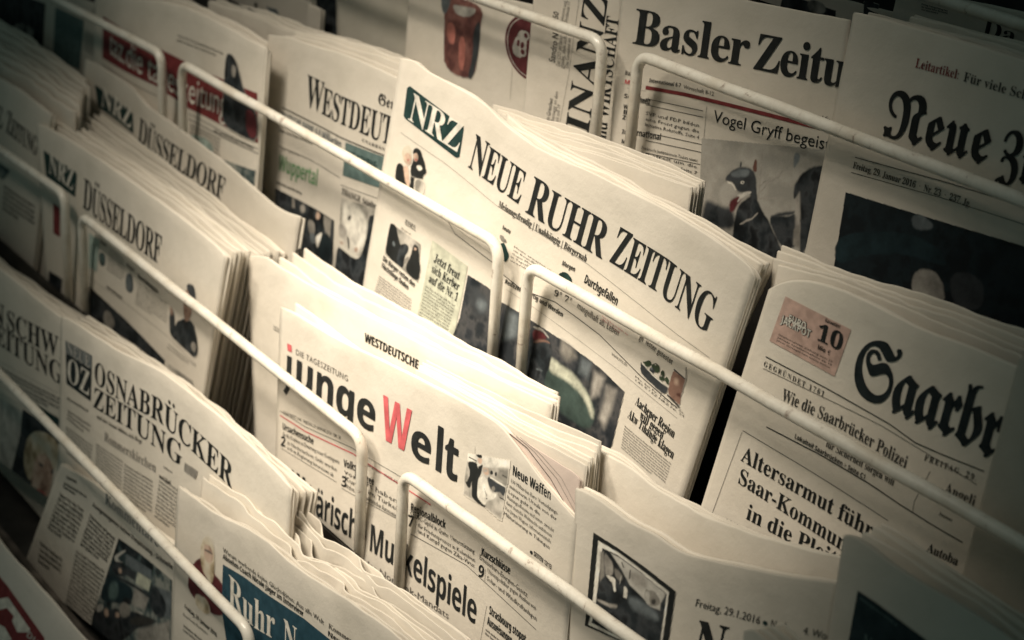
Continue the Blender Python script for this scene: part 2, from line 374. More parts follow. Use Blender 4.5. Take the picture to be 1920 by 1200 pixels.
    def flat_shapes(s, name, polys, label=None, lift=.00032):
        """a printed picture: a stack of inked areas, each a hair above the one below: (colour, smoothing, [(u, v) ...])"""
        VS = []; FS = []; MI = []; ms = []; lifts = []
        for k, (c, sm, pl) in enumerate(polys):
            if not c.startswith('ph') and sm: c = 'tone_' + c
            if c not in ms: ms.append(c)
            if sm:
                pl = chaikin(pl, 2); pl = [(x + s.rng.gauss(0, .18), y + s.rng.gauss(0, .18)) for x, y in pl]
            pl = [(x*.001, y*.001) for x, y in pl]
            tri = tessellate_polygon([[Vector((x, y, 0)) for x, y in pl]])
            bm = bmesh.new(); bv = [bm.verts.new((x, y, 0)) for x, y in pl]
            for f in tri:
                try: bm.faces.new([bv[j] for j in f])
                except ValueError: pass
            for _ in range(6):
                es = [e for e in bm.edges if e.calc_length() > .007]
                if not es: break
                bmesh.ops.subdivide_edges(bm, edges=es, cuts=1); bmesh.ops.triangulate(bm, faces=bm.faces[:])
            bmesh.ops.recalc_face_normals(bm, faces=bm.faces[:])
            bm.verts.index_update(); o = len(VS)
            VS += [(v.co.x, v.co.y, s.D(v.co.x, v.co.y) + lift + k*.00006) for v in bm.verts]
            for f in bm.faces: FS.append(tuple(v.index+o for v in f.verts)); MI.append(ms.index(c))
            bm.free()
        ob = mesh_obj(name, VS, FS, [mat(c) for c in ms], s.o, MI)
        if label: ob['label'] = label
        return ob

def copies(group, label, rows, kl, kr, ang, th, seed, amp=.0012, edge=.0008, paper='paper', wav=None):
    """the further copies of a pile, each a newspaper of its own: rows = (location, rotation, top outline, bottom)"""
    ORD = ['first','second','third','fourth','fifth','sixth','seventh','eighth','ninth','tenth','eleventh','twelfth','thirteenth','fourteenth']
    rg = random.Random(seed); base = waves(rg, amp, .16, .34)
    for i, (loc, rot, poly, vb) in enumerate(rows):
        rng = random.Random(seed*101 + i)
        pl = smooth_poly([(a*.001, b*.001) for a, b in poly], 2)
        own = [(wav[0]*rng.uniform(.7, 1.15), 2*math.pi/wav[1]*rng.uniform(.92, 1.08), .55*i + rng.uniform(-.35, .35)), (wav[0]*.45*rng.uniform(.5, 1.2), 2*math.pi/wav[2]*rng.uniform(.85, 1.15), .9*i)] if wav else [(.0009*rng.uniform(.3, 1), 2*math.pi/rng.uniform(.07, .14), rng.uniform(0, 6.28)), (.0004*rng.uniform(.3, 1), 2*math.pi/rng.uniform(.03, .05), rng.uniform(0, 6.28))]
        u0, u1 = poly[0][0]*.001, poly[-1][0]*.001
        def D(u, v, own=own, u0=u0, u1=u1):
            d = wv(base, u, v)
            if own:
                f = (u-u0)/(u1-u0); env = math.exp(-((f-.52)/.24)**2) + .12 if wav else 1; top = interp(pl, u)
                d += env*max(0, 1-(top-v)/.06)*sum(a*math.sin(k*(u + .35*(top-v)) + p) for a, k, p in own)
            return d
        if wav: pl = [(u, y - .5*abs(D(u, y))) for u, y in pl]
        vs = []; fs = []
        lv = 2 if th > .0035 else 1
        for k in range(lv):
            dv = rng.uniform(-.0016, .0004) if k else 0
            v, f = sheet_mesh([(u + (rng.uniform(-.0006, .0006) if 0 else 0), y + dv) for u, y in pl], kl, kr, vb*.001, th/lv*.92, D, rng, edge*1.5, nu=84, nv=10, w0=-th/lv*k, taper=.55, wobh=.02)
            o = len(vs); vs += v; fs += [tuple(j+o for j in q) for q in f]
        ob = mesh_obj('newspaper', vs, fs, [mat(paper)], smooth=True)
        ob.location = loc; ob.rotation_mode = 'ZYX'; ob.rotation_euler = (R(90-ang), 0, R(rot))
        tag(ob, label % ORD[i], 'newspaper', group)

# ------------------------------------------------------------------ rack
rack = bpy.data.objects.new('newspaper_rack', None); col.objects.link(rack)
tag(rack, 'stepped newsstand rack with cream enamelled wire rails across its pockets', 'rack')
def tube(name, pts, r, m, parent, seg=14):
    vs = []; fs = []; n = len(pts)
    up = Vector((0, -1, 0))
    for i, p in enumerate(pts):
        p = Vector(p); t = (Vector(pts[min(i+1, n-1)]) - Vector(pts[max(i-1, 0)])).normalized()
        a = up.cross(t).normalized(); b = t.cross(a).normalized()
        for k in range(seg):
            th = 2*math.pi*k/seg; vs.append(tuple(p + a*math.cos(th)*r + b*math.sin(th)*r))
    for i in range(n-1):
        for k in range(seg):
            a = i*seg+k; b = i*seg+(k+1) % seg; fs.append((a, b, b+seg, a+seg))
    fs.append(tuple(reversed(range(seg)))); fs.append(tuple((n-1)*seg+k for k in range(seg)))
    return mesh_obj(name, vs, fs, [m], parent, smooth=True)
def rail(a, b, c, d, y, r=.0036, cr=.0125):
    """U shaped wire: down-left foot a, corners b and c, down-right foot d, each (x, z)"""
    P = [Vector((q[0], q[1])) for q in (a, b, c, d)]; out = [P[0]]
    rg = random.Random(int(b[0]*1e4)); 
    for i in (1, 2):
        p, q, s = P[i-1], P[i], P[i+1]; u = (p-q).normalized(); v = (s-q).normalized()
        A = q + u*cr; B = q + v*cr
        if i == 2:
            n = 10; o = out[-1]
            for k in range(1, n): out.append(o.lerp(A, k/n) + Vector((0, math.sin(k/n*math.pi)*rg.uniform(-.0006, .0006))))
        for k in range(9):
            t = k/8; out.append((A.lerp(q, t)).lerp(q.lerp(B, t), t))
    out.append(P[3])
    tube('wire_rail', [(p.x, y, p.y) for p in out], r, MATS['rail'], rack)
def slab(name, x0, x1, y0, y1, z0, z1, m, parent=rack, bev=.001):
    bm = bmesh.new(); bmesh.ops.create_cube(bm, size=1)
    for v in bm.verts: v.co = Vector(((x0+x1)/2 + v.co.x*(x1-x0), (y0+y1)/2 + v.co.y*(y1-y0), (z0+z1)/2 + v.co.z*(z1-z0)))
    bmesh.ops.bevel(bm, geom=bm.edges[:], offset=bev, segments=2, affect='EDGES')
    me = bpy.data.meshes.new(name); bm.to_mesh(me); bm.free(); me.materials.append(m)
    o = bpy.data.objects.new(name, me); col.objects.link(o); o.parent = parent; return o
# ------------------------------------------------------------------ rack pockets
rail((-2.5274, -0.2059), (-2.5274, -0.0459), (-0.4767, -0.0003), (-0.4767, -0.1603), 0.0000)
rail((-0.4401, -0.1583), (-0.4401, 0.0017), (-0.0084, 0.0009), (-0.0084, -0.1591), 0.0000)
rail((0.0219, -0.1614), (0.0219, -0.0014), (0.4402, 0.0005), (0.4402, -0.1595), 0.0000)
rail((-0.6485, -0.063), (-0.6485, 0.097), (-0.025, 0.1143), (-0.025, -0.0457), 0.0824)
rail((0.0088, -0.0451), (0.0088, 0.1149), (0.38, 0.1172), (0.38, -0.0428), 0.0824)
rail((-1.8332, -0.3149), (-1.8332, -0.1549), (-0.4879, -0.1104), (-0.4879, -0.2704), -0.0824)
rail((-0.4545, -0.2771), (-0.4545, -0.1171), (-0.0262, -0.1188), (-0.0262, -0.2788), -0.0824)
rail((0.0208, -0.28), (0.0208, -0.12), (0.4175, -0.1052), (0.4175, -0.2652), -0.0824)
rail((-1.81, -0.3921), (-1.81, -0.2321), (-0.0181, -0.2271), (-0.0181, -0.3871), -0.1647)
rail((0.0424, -0.3836), (0.0424, -0.2236), (0.4199, -0.1874), (0.4199, -0.3474), -0.1647)
rail((-0.3834, 0.0285), (-0.3834, 0.1885), (-0.0449, 0.1795), (-0.0449, 0.0195), 0.1647)
rail((-0.0147, 0.0187), (-0.0147, 0.1787), (0.3386, 0.1725), (0.3386, 0.0125), 0.1647)
slab('shelf', -1.6, .95, -0.1687, -0.0884, -0.3873, -0.3813, MATS['rack_dark'])
slab('back_panel', -1.6, .95, -0.0869, -0.0849, -0.3793, -0.1993, MATS['rack_dark'])
slab('shelf', -1.6, .95, -0.0864, -0.0060, -0.2727, -0.2667, MATS['rack_dark'])
slab('back_panel', -1.6, .95, -0.0045, -0.0025, -0.2647, -0.0847, MATS['rack_dark'])
slab('shelf', -1.6, .95, -0.0040, 0.0764, -0.1580, -0.1520, MATS['rack_dark'])
slab('back_panel', -1.6, .95, 0.0779, 0.0799, -0.1500, 0.0300, MATS['rack_dark'])
slab('shelf', -1.6, .95, 0.0784, 0.1587, -0.0433, -0.0373, MATS['rack_dark'])
slab('back_panel', -1.6, .95, 0.1602, 0.1622, -0.0353, 0.1447, MATS['rack_dark'])
slab('shelf', -1.6, .95, 0.1607, 0.2411, 0.0713, 0.0773, MATS['rack_dark'])
slab('back_panel', -1.6, .95, 0.2426, 0.2446, 0.0793, 0.6293, MATS['rack_dark'])
slab('shelf_lip', -1.6, .95, -0.1817, -0.1757, -0.4440, -0.3576, MATS['rack_edge'])
slab('shelf', -1.6, .95, -0.3295, -0.1837, -0.5140, -0.5040, MATS['rack_dark'])
# ------------------------------------------------------------------ newspapers, top shelf of the picture first
p = Paper('dim newspaper with dark pictures on the uppermost tier behind the two large serif-titled papers', 'newspapers on display in the rack', (-0.0011, 0.1854, 0.1499), 6, 0.34, [(0.0, 0.0), (120.6, 5.0)], 0.000, 0.000, -71.0, seed=3)
p.shapes('picture', [('ph_dark', 0, [(21.9, -4.2), (68.0, -4.9), (68.9, -13.3), (21.3, -13.2)]), ('ph_grey', 1, [(43.3, -2.8), (58.4, -2.7), (59.0, -10.2), (43.9, -10.3)])])
p.shapes('picture', [('ph_dark', 0, [(88.1, 6.1), (100.8, 6.3), (103.4, -5.2), (90.6, -5.0)])])
p = Paper('dim newspaper with a large bold letter in the unlit upper right corner of the rack', 'newspapers on display in the rack', (0.1175, 0.1795, 0.1702), 6, -0.22, [(0.0, 0.0), (36.2, 5.2), (108.1, 8.6)], 0.000, 0.000, -91.4, seed=4)
p.block([(19.1, -3.2), (38.6, -2.7), (39.7, -6.4), (20.4, -7.5)], 3, 'sansb', 'black')
p.block([(38.9, 4.9), (53.9, 5.4), (55.3, 0.8), (40.3, 0.2)], 3, 'sansb', 'black')
p.text('headline', 'Da', 'serif', [(64.8, -9.8), (86.8, -9.7)], 8.16, 'black')
copies('dim pile of newspapers in the upper right corner', 'dim folded newspaper, %s from the front of the unlit pile at the top right', [((0.1589, 0.1362, 0.1645), 0.66, [(0.0, 0.0), (14.5, -0.2), (28.5, 0.3), (42.3, 0.6), (55.7, 0.5), (68.7, 0.9), (81.7, 0.6), (94.2, 0.7), (106.7, 0.0)], -200.9), ((0.155, 0.1416, 0.1629), 1.52, [(0.0, 0.0), (14.2, 0.2), (28.1, 0.4), (41.7, 0.4), (55.0, 0.1), (68.0, 0.2), (80.8, -0.1), (93.2, 0.1), (105.5, 0.0)], -199.5), ((0.1536, 0.1473, 0.1638), 1.75, [(0.0, 0.0), (14.0, -0.0), (27.7, -0.1), (41.2, -0.4), (54.2, 0.0), (67.0, 0.0), (79.6, -0.2), (91.8, 0.1), (103.9, 0.0)], -200.4), ((0.1513, 0.1531, 0.1651), 2.05, [(0.0, 0.0), (13.8, -0.2), (27.1, 0.5), (40.5, -0.4), (53.3, 0.0), (66.0, 0.2), (78.5, -0.2), (90.6, -0.2), (102.5, -0.0)], -201.7), ((0.1489, 0.1586, 0.1648), 2.23, [(0.0, 0.0), (13.6, -0.4), (26.9, -0.4), (39.9, -0.4), (52.7, -0.5), (65.1, -0.1), (77.4, 0.1), (89.4, -0.1), (101.2, 0.0)], -201.4)], 0, 0, 6, 0.0028, 3)
p = Paper('pale newspaper with one dark slanting letter at the top edge behind the fanned pile', 'newspapers on display in the rack', (-0.6336, 0.1118, 0.0238), 6, 3.79, [(0.0, 0.0), (105.5, 5.0), (195.7, 4.3)], 0.000, 0.000, -59.6, seed=5)
p.shapes('headline', [('steel', 0, [(126.2, -10.6), (143.1, -10.4), (151.4, -16.2), (134.7, -16.0)]), ('black', 1, [(106.2, -10.4), (111.2, -9.9), (111.8, -14.5), (107.4, -14.7)])])
p = Paper('newspaper with a black picture beside a pale upturned page edge at the top', 'newspapers on display in the rack', (-0.4727, 0.1203, 0.0475), 6, 4.97, [(0.0, 0.0), (73.8, 3.4)], 0.000, 0.000, -83.6, seed=6, paper='paper_old')
p.shapes('picture', [('ph_dark', 0, [(32.8, -2.2), (66.3, -1.9), (72.6, -35.1), (41.2, -35.6)])])
p = Paper('narrow folded newspaper edge standing upright before a black picture', 'newspapers on display in the rack', (-0.4258, 0.1058, 0.0431), 6, 3.43, [(0.0, 0.0), (9.2, -0.3), (20.3, -0.8)], 0.000, 0.000, -79.0, seed=7)
p = Paper('blank grey folded page left of the red drink picture', 'newspapers on display in the rack', (-0.4028, 0.1169, 0.0718), 6, 3.8, [(0.0, 0.0), (104.9, 3.6)], -0.282, -0.041, -108.0, seed=8, paper='paper_old', curl=0)
p = Paper('newspaper with a tall red drink and a round maroon badge of an old car', 'newspapers on display in the rack', (-0.2789, 0.1069, 0.1008), 6, 2.79, [(0.0, 0.0), (90.9, 0.3), (155.8, 2.2)], -0.047, -0.111, -137.0, seed=9, amp=0.0025)
p.shapes('picture', [('ph_drink', 1, [(43.2, -8.1), (92.5, -8.1), (90.7, -23.2), (91.5, -41.8), (90.4, -62.3), (56.5, -61.8), (51.1, -42.3), (49.4, -23.4)]), ('steel', 1, [(42.1, -8.2), (55.6, -8.4), (51.4, -21.8), (45.4, -21.6)]), ('lightgrey', 1, [(55.4, -13.5), (71.9, -13.0), (84.6, -11.3), (81.4, -17.5), (64.6, -21.3)]), ('drink_light', 1, [(52.3, -26.7), (63.5, -27.1), (64.1, -42.3), (55.9, -40.1)]), ('charcoal', 1, [(83.1, -26.0), (91.0, -17.0), (92.5, -41.6), (88.7, -61.4), (82.2, -61.5), (85.9, -46.8)]), ('drink_light', 1, [(68.1, -33.9), (75.8, -33.6), (78.1, -57.3), (71.4, -57.4)])], label='tall glass of red drink')
p.shapes('badge', [('maroon', 0, [(176.2, -26.6), (176.5, -29.8), (176.2, -32.9), (175.2, -35.9), (173.5, -38.7), (171.2, -41.2), (168.4, -43.4), (165.1, -45.1), (161.3, -46.4), (157.2, -47.2), (152.9, -47.5), (148.5, -47.4), (144.0, -46.6), (139.7, -45.4), (135.5, -43.7), (131.7, -41.6), (128.2, -39.1), (125.3, -36.3), (123.0, -33.2), (121.3, -30.0), (120.3, -26.7), (120.0, -23.3), (120.4, -20.1), (121.5, -17.0), (123.4, -14.2), (125.8, -11.7), (128.8, -9.6), (132.3, -7.9), (136.1, -6.7), (140.3, -6.0), (144.6, -5.8), (149.0, -6.1), (153.4, -6.9), (157.6, -8.2), (161.7, -10.0), (165.3, -12.1), (168.6, -14.5), (171.4, -17.3), (173.6, -20.3), (175.2, -23.4)]), ('lightgrey', 0, [(173.9, -26.6), (174.2, -29.6), (173.9, -32.5), (172.9, -35.2), (171.4, -37.8), (169.3, -40.1), (166.7, -42.1), (163.7, -43.7), (160.3, -44.9), (156.5, -45.6), (152.6, -45.9), (148.5, -45.7), (144.5, -45.1), (140.5, -43.9), (136.7, -42.4), (133.2, -40.4), (130.0, -38.1), (127.4, -35.5), (125.2, -32.7), (123.7, -29.7), (122.8, -26.7), (122.5, -23.6), (122.9, -20.6), (123.9, -17.8), (125.5, -15.2), (127.8, -12.9), (130.5, -11.0), (133.6, -9.4), (137.2, -8.3), (141.0, -7.6), (144.9, -7.4), (149.0, -7.7), (153.0, -8.5), (156.9, -9.6), (160.5, -11.2), (163.9, -13.2), (166.9, -15.5), (169.5, -18.0), (171.5, -20.8), (173.0, -23.6)]), ('maroon', 0, [(172.9, -26.6), (173.2, -29.5), (172.9, -32.3), (172.0, -34.9), (170.6, -37.4), (168.5, -39.6), (166.1, -41.5), (163.1, -43.1), (159.8, -44.2), (156.2, -44.9), (152.5, -45.2), (148.6, -45.0), (144.6, -44.4), (140.8, -43.3), (137.2, -41.8), (133.8, -39.9), (130.8, -37.7), (128.2, -35.2), (126.2, -32.5), (124.7, -29.6), (123.8, -26.6), (123.5, -23.7), (123.9, -20.8), (124.9, -18.1), (126.4, -15.6), (128.6, -13.4), (131.2, -11.5), (134.2, -10.0), (137.6, -9.0), (141.3, -8.3), (145.1, -8.1), (148.9, -8.4), (152.8, -9.1), (156.5, -10.3), (160.1, -11.8), (163.3, -13.7), (166.2, -15.9), (168.7, -18.3), (170.6, -21.0), (172.1, -23.8)]), ('lightgrey', 1, [(135.9, -17.7), (140.5, -15.6), (143.0, -18.1), (146.5, -20.4), (145.4, -24.9), (147.3, -29.3), (141.4, -35.4), (133.2, -34.6), (129.9, -30.4), (131.2, -24.7), (133.7, -21.7)]), ('maroon', 1, [(134.1, -24.1), (137.6, -23.0), (138.5, -27.7), (135.0, -28.4)]), ('lightgrey', 0, [(148.4, -19.1), (148.5, -19.8), (148.3, -20.4), (147.9, -21.0), (147.3, -21.4), (146.6, -21.8), (145.8, -22.0), (144.8, -22.1), (143.9, -22.0), (143.0, -21.8), (142.1, -21.4), (141.3, -21.0), (140.7, -20.4), (140.3, -19.7), (140.0, -19.1), (140.0, -18.4), (140.2, -17.8), (140.6, -17.2), (141.1, -16.7), (141.9, -16.4), (142.7, -16.1), (143.6, -16.1), (144.6, -16.2), (145.5, -16.4), (146.4, -16.7), (147.2, -17.2), (147.8, -17.8), (148.2, -18.4)]), ('maroon', 0, [(146.4, -19.1), (146.5, -19.5), (146.4, -19.8), (146.2, -20.1), (145.9, -20.4), (145.5, -20.5), (145.0, -20.7), (144.6, -20.7), (144.1, -20.7), (143.6, -20.5), (143.1, -20.3), (142.7, -20.1), (142.4, -19.8), (142.2, -19.4), (142.0, -19.1), (142.0, -18.7), (142.1, -18.4), (142.3, -18.1), (142.6, -17.8), (143.0, -17.6), (143.4, -17.5), (143.9, -17.5), (144.4, -17.5), (144.9, -17.6), (145.4, -17.8), (145.8, -18.1), (146.1, -18.4), (146.3, -18.7)]), ('lightgrey', 0, [(147.3, -30.4), (147.3, -31.1), (147.1, -31.8), (146.7, -32.4), (146.1, -32.9), (145.4, -33.3), (144.5, -33.5), (143.5, -33.6), (142.5, -33.5), (141.5, -33.3), (140.6, -32.9), (139.8, -32.4), (139.2, -31.8), (138.7, -31.2), (138.4, -30.5), (138.4, -29.8), (138.6, -29.1), (139.0, -28.5), (139.6, -28.0), (140.4, -27.6), (141.3, -27.4), (142.3, -27.3), (143.3, -27.4), (144.2, -27.6), (145.2, -28.0), (146.0, -28.5), (146.6, -29.1), (147.1, -29.8)]), ('maroon', 0, [(145.3, -30.5), (145.3, -30.8), (145.2, -31.2), (145.0, -31.5), (144.7, -31.8), (144.2, -32.0), (143.8, -32.2), (143.2, -32.2), (142.7, -32.2), (142.1, -32.0), (141.6, -31.8), (141.2, -31.6), (140.9, -31.2), (140.6, -30.9), (140.5, -30.5), (140.4, -30.1), (140.6, -29.7), (140.8, -29.4), (141.1, -29.1), (141.5, -28.9), (142.0, -28.8), (142.5, -28.7), (143.1, -28.8), (143.6, -28.9), (144.1, -29.1), (144.6, -29.4), (144.9, -29.7), (145.2, -30.1)]), ('maroon', 1, [(139.0, -24.9), (143.1, -23.5), (143.9, -27.6), (140.2, -29.0)])], label='round maroon badge with an old car')
p.turned('badge_lettering', 'classic', 'serif', (157.3, -39.4), (155.5, -10.9), 6.79, 'lightgrey')
p.rule([(131.6, -37.4), (134.0, -65.2)], 0.3, 'mid')
p = Paper('newspaper turned on its side with very large black serif capitals running upwards', 'newspapers on display in the rack', (-0.125, 0.1054, 0.1341), 6, 2.29, [(0.0, 0.0), (45.7, 0.0), (86.6, 0.7)], -0.059, -0.106, -170.5, seed=10, amp=0.003)
p.turned('masthead', 'FINANZ', 'serif', (75.5, -108.7), (76.1, -3.4), 22.69, 'black')
p.turned('masthead', 'und WIRTSCHAFT', 'serif', (92.3, -95.5), (88.3, -13.4), 11.15, 'black')
p.turned('headline', 'Sandro N', 'sans', (33.4, -53.9), (33.6, -34.5), 6.51, 'soft')
p.turned('article_text', 'Der CFO der Basler', 'sans', (38.9, -55.0), (38.0, -34.8), 3.80, 'grey')
p.turned('article_text', 'glaubt, dass sich', 'sans', (43.1, -55.3), (42.1, -34.5), 3.78, 'grey')
p.turned('article_text', 'Die Gewinne im', 'sans', (47.8, -54.2), (46.6, -34.7), 3.75, 'grey')
p.turned('headline', '50', 'sans', (30.8, -25.7), (30.9, -21.1), 5.72, 'soft')
p.turned('article_text', 'Swisscom und', 'sans', (36.3, -27.0), (37.4, -12.9), 3.40, 'grey')
p.turned('article_text', 'Dividende 17', 'sans', (40.7, -26.7), (41.0, -12.2), 3.38, 'grey')
p.turned('article_text', 'in Griechen', 'sans', (35.7, -92.0), (36.3, -76.9), 3.85, 'soft')
p.turned('article_text', 'Bernegg an den', 'sans', (40.3, -92.0), (40.8, -71.1), 3.45, 'grey')
p.turned('article_text', 'zeit soll 19', 'sans', (44.8, -91.5), (45.2, -79.0), 3.42, 'grey')
p.rule([(49.1, -7.3), (49.1, -32.5), (49.0, -58.1), (46.5, -90.5)], 0.3, 'mid')
p = Paper('newspaper with a bold serif two-word title above a red rule and a bird-masked figure', 'newspapers on display in the rack', (-0.0343, 0.1019, 0.1485), 6, 3.94, [(0.0, 0.0), (57.2, 4.8), (104.2, 4.4), (187.3, 7.0)], -0.070, -0.034, -185.3, seed=11, amp=0.0012)
p.text('masthead', 'Basler', 'serif', [(15.6, -36.0), (115.9, -32.0)], 21.24, 'black', track=-0.03, bold=0.25)
p.text('masthead', 'Zeitu', 'serif', [(120.5, -31.9), (193.2, -29.0)], 20.18, 'black', track=-0.03, bold=0.25)
p.text('masthead', 'ng', 'serif', [(193.9, -28.9), (222.7, -27.9)], 19.05, 'black', track=-0.03, bold=0.25)
p.rule([(10.2, -62.2), (21.2, -61.1)], 0.1, 'mid')
p.text('index_text', 'BaZ', 'sansb', [(13.0, -56.1), (20.1, -55.6)], 2.65, 'mid')
p.text('index_text', 'Mi', 'sansb', [(13.5, -61.5), (20.6, -61.0)], 2.65, 'red')
p.text('index_text', 'So', 'sansb', [(14.7, -70.2), (21.8, -69.7)], 2.66, 'soft')
p.text('index_text', 'We', 'sansb', [(15.5, -76.8), (22.5, -76.2)], 2.67, 'soft')
p.text('index_text', 'Bi', 'sansb', [(15.6, -80.1), (22.7, -79.6)], 2.68, 'soft')
p.text('index_text', 'Zu', 'sansb', [(15.7, -83.5), (22.8, -82.9)], 2.68, 'soft')
p.text('index_text', 'Inl', 'sansb', [(16.9, -92.3), (24.0, -91.6)], 2.69, 'soft')
p.text('index_text', 'Me', 'sansb', [(17.5, -98.4), (24.6, -97.7)], 2.70, 'soft')
p.text('index_text', 'Zi', 'sansb', [(17.8, -102.3), (24.9, -101.6)], 2.71, 'soft')
p.rule([(16.5, -63.7), (33.5, -62.2)], 0.2, 'mid')
p.rule([(33.1, -60.1), (66.5, -57.6), (95.8, -56.4), (132.6, -55.1), (179.5, -53.6)], 2.2, 'darkred')
p.text('index_text', 'International 6-7', 'sansb', [(35.4, -56.4), (63.4, -54.1)], 2.39, 'soft')
p.text('index_text', 'Wirtschaft 8-12', 'sans', [(65.8, -54.3), (92.2, -53.5)], 2.34, 'soft')
p.text('index_text', 'Kultur 16-', 'sans', [(162.5, -50.3), (186.3, -48.2)], 2.18, 'soft')
p.rule([(34.4, -66.8), (85.1, -63.9)], 0.35, 'soft')
p.rule([(35.1, -70.5), (85.8, -67.5)], 0.35, 'soft')
p.rule([(38.3, -87.0), (89.0, -83.4)], 0.35, 'soft')
p.rule([(39.3, -91.8), (89.9, -88.0)], 0.35, 'soft')
p.rule([(40.7, -99.3), (91.4, -95.2)], 0.35, 'soft')
p.text('headline', 'Schweiz', 'sansb', [(25.6, -70.8), (38.8, -69.7)], 3.97, 'black')
p.block([(35.7, -73.7), (83.4, -71.2), (85.2, -81.6), (36.8, -84.0)], 3, 'sans', 'black', words='SVP und FDP bilden eine Front gegen die Initiative Rohstoffe. Seite 4')
p.text('headline', 'International', 'sansb', [(20.2, -91.6), (52.5, -88.9)], 4.03, 'black')
p.block([(36.3, -95.3), (86.0, -91.6), (87.4, -102.7), (36.9, -104.7)], 3, 'sans', 'black', words='Frankreichs Justizministerin Taubira nimmt im Streit um die Politik den Hut. Seite 7')
p.rule([(87.5, -60.8), (90.6, -103.0)], 0.3, 'mid')
p.text('headline', 'Vogel Gryff begeistert', 'sans', [(94.5, -68.3), (140.8, -66.6), (204.0, -63.4)], 6.93, 'black')
p.shapes('picture', [('ph_mist', 0, [(87.0, -79.6), (187.4, -63.9), (182.4, -133.0), (96.7, -149.7)]), ('charcoal~2', 1, [(97.3, -114.5), (103.9, -114.8), (111.5, -115.1), (123.0, -114.4), (126.5, -126.3), (97.4, -131.0)]), ('ph_dark~1', 0, [(98.0, -123.2), (108.4, -115.9), (111.5, -125.7), (97.5, -126.3)]), ('ph_mist~1.5', 1, [(107.9, -107.8), (110.0, -102.7), (115.6, -99.1), (120.2, -101.0), (122.0, -104.3), (118.7, -108.8), (117.6, -113.6), (112.4, -114.2), (109.1, -111.2)]), ('ph_dark', 1, [(124.0, -119.4), (125.4, -110.8), (131.6, -105.6), (136.7, -100.6), (140.7, -104.7), (145.8, -110.0), (151.7, -113.7), (155.5, -117.8), (162.8, -123.9), (171.3, -136.2), (125.5, -141.7), (124.2, -125.4)]), ('charcoal', 1, [(111.9, -98.9), (113.3, -95.2), (117.3, -91.6), (123.0, -88.8), (128.9, -87.8), (134.3, -88.7), (137.4, -93.8), (137.8, -98.1), (140.7, -104.7), (135.4, -103.9), (131.9, -101.8), (124.0, -103.8), (121.5, -102.1), (119.0, -100.1), (116.2, -99.3), (112.8, -99.8)]), ('steel~1', 1, [(115.6, -93.9), (123.2, -89.9), (131.1, -88.4), (130.0, -92.7), (122.2, -95.3), (116.1, -96.0)]), ('charcoal~.5', 1, [(121.8, -89.1), (122.1, -85.7), (123.2, -86.2), (123.6, -89.0)]), ('brown~.5', 1, [(132.6, -88.0), (133.6, -80.5), (135.7, -83.3), (136.7, -88.1), (134.9, -89.3)]), ('white~.5', 1, [(113.4, -99.5), (116.7, -99.2), (120.3, -101.3), (122.3, -103.4), (120.6, -102.9), (117.5, -100.5), (114.3, -100.3)]), ('white~.5', 1, [(124.6, -96.9), (126.5, -95.9), (127.9, -96.5), (126.7, -98.0), (124.8, -98.0)]), ('black~.4', 1, [(125.4, -96.9), (126.6, -96.4), (127.0, -97.2), (125.8, -97.7)]), ('maroon~1', 1, [(117.9, -112.7), (118.8, -109.2), (123.5, -106.5), (128.2, -104.2), (127.3, -107.4), (124.4, -111.1), (123.2, -115.1), (119.3, -116.9)]), ('lightgrey~.6', 1, [(122.3, -106.0), (128.0, -103.1), (133.7, -100.6), (134.9, -101.4), (130.3, -104.4), (127.6, -106.2), (125.1, -109.4), (124.0, -109.0), (126.0, -105.9)]), ('mid~.5', 1, [(128.6, -121.2), (133.2, -118.1), (137.8, -115.5), (140.3, -112.9), (142.0, -111.0), (142.7, -111.7), (140.6, -114.3), (137.1, -117.1), (132.6, -120.2), (129.0, -122.0)]), ('ph_dark', 1, [(151.2, -111.6), (154.8, -109.6), (165.2, -107.2), (171.4, -104.2), (173.8, -106.4), (176.5, -123.8), (163.1, -125.3), (156.6, -118.2)]), ('charcoal~1', 1, [(152.0, -110.6), (159.2, -107.0), (168.3, -103.2), (171.1, -102.8), (168.8, -105.6), (155.0, -110.6)]), ('steel', 1, [(163.1, -72.2), (165.2, -70.6), (167.7, -70.8), (168.1, -74.3), (166.5, -76.8), (165.3, -79.9), (163.8, -76.7)]), ('ph_dark', 1, [(166.8, -91.0), (168.4, -85.6), (172.1, -80.4), (177.0, -76.4), (184.8, -73.2), (188.8, -74.3), (185.6, -103.3), (182.8, -125.6), (178.8, -125.3), (175.5, -107.4), (172.1, -91.8), (170.3, -94.4), (168.4, -97.0)]), ('mid~1.5', 0, [(169.5, -97.5), (171.9, -91.9), (175.3, -106.0), (173.3, -113.0)]), ('grey~1', 0, [(171.9, -113.4), (175.9, -108.0), (178.9, -123.1), (173.0, -121.8)]), ('mid~.5', 0, [(140.6, -104.4), (139.2, -90.5), (138.2, -77.6), (139.0, -77.4), (140.2, -90.2), (141.6, -104.2)]), ('mid~.4', 0, [(141.1, -99.5), (146.2, -92.4), (154.0, -86.9), (157.5, -80.3), (158.1, -80.5), (154.9, -87.3), (147.1, -92.9), (141.7, -99.9)]), ('mid~.4', 0, [(140.4, -96.0), (143.2, -92.4), (149.5, -89.1), (149.8, -89.5), (143.8, -92.9), (140.8, -96.6)]), ('mid~.4', 0, [(141.3, -102.8), (155.5, -98.7), (155.6, -99.2), (141.4, -103.5)])], label='figure in a bird mask before a bare tree')
p = Paper('newspaper with a blackletter title above a dark navy picture at the right edge', 'newspapers on display in the rack', (0.1578, 0.0996, 0.1741), 6, 1.88, [(0.0, 0.0), (32.2, 0.9), (111.9, -0.6), (170.8, -2.7)], 0.017, 0.000, -210.7, seed=12, amp=0.001)
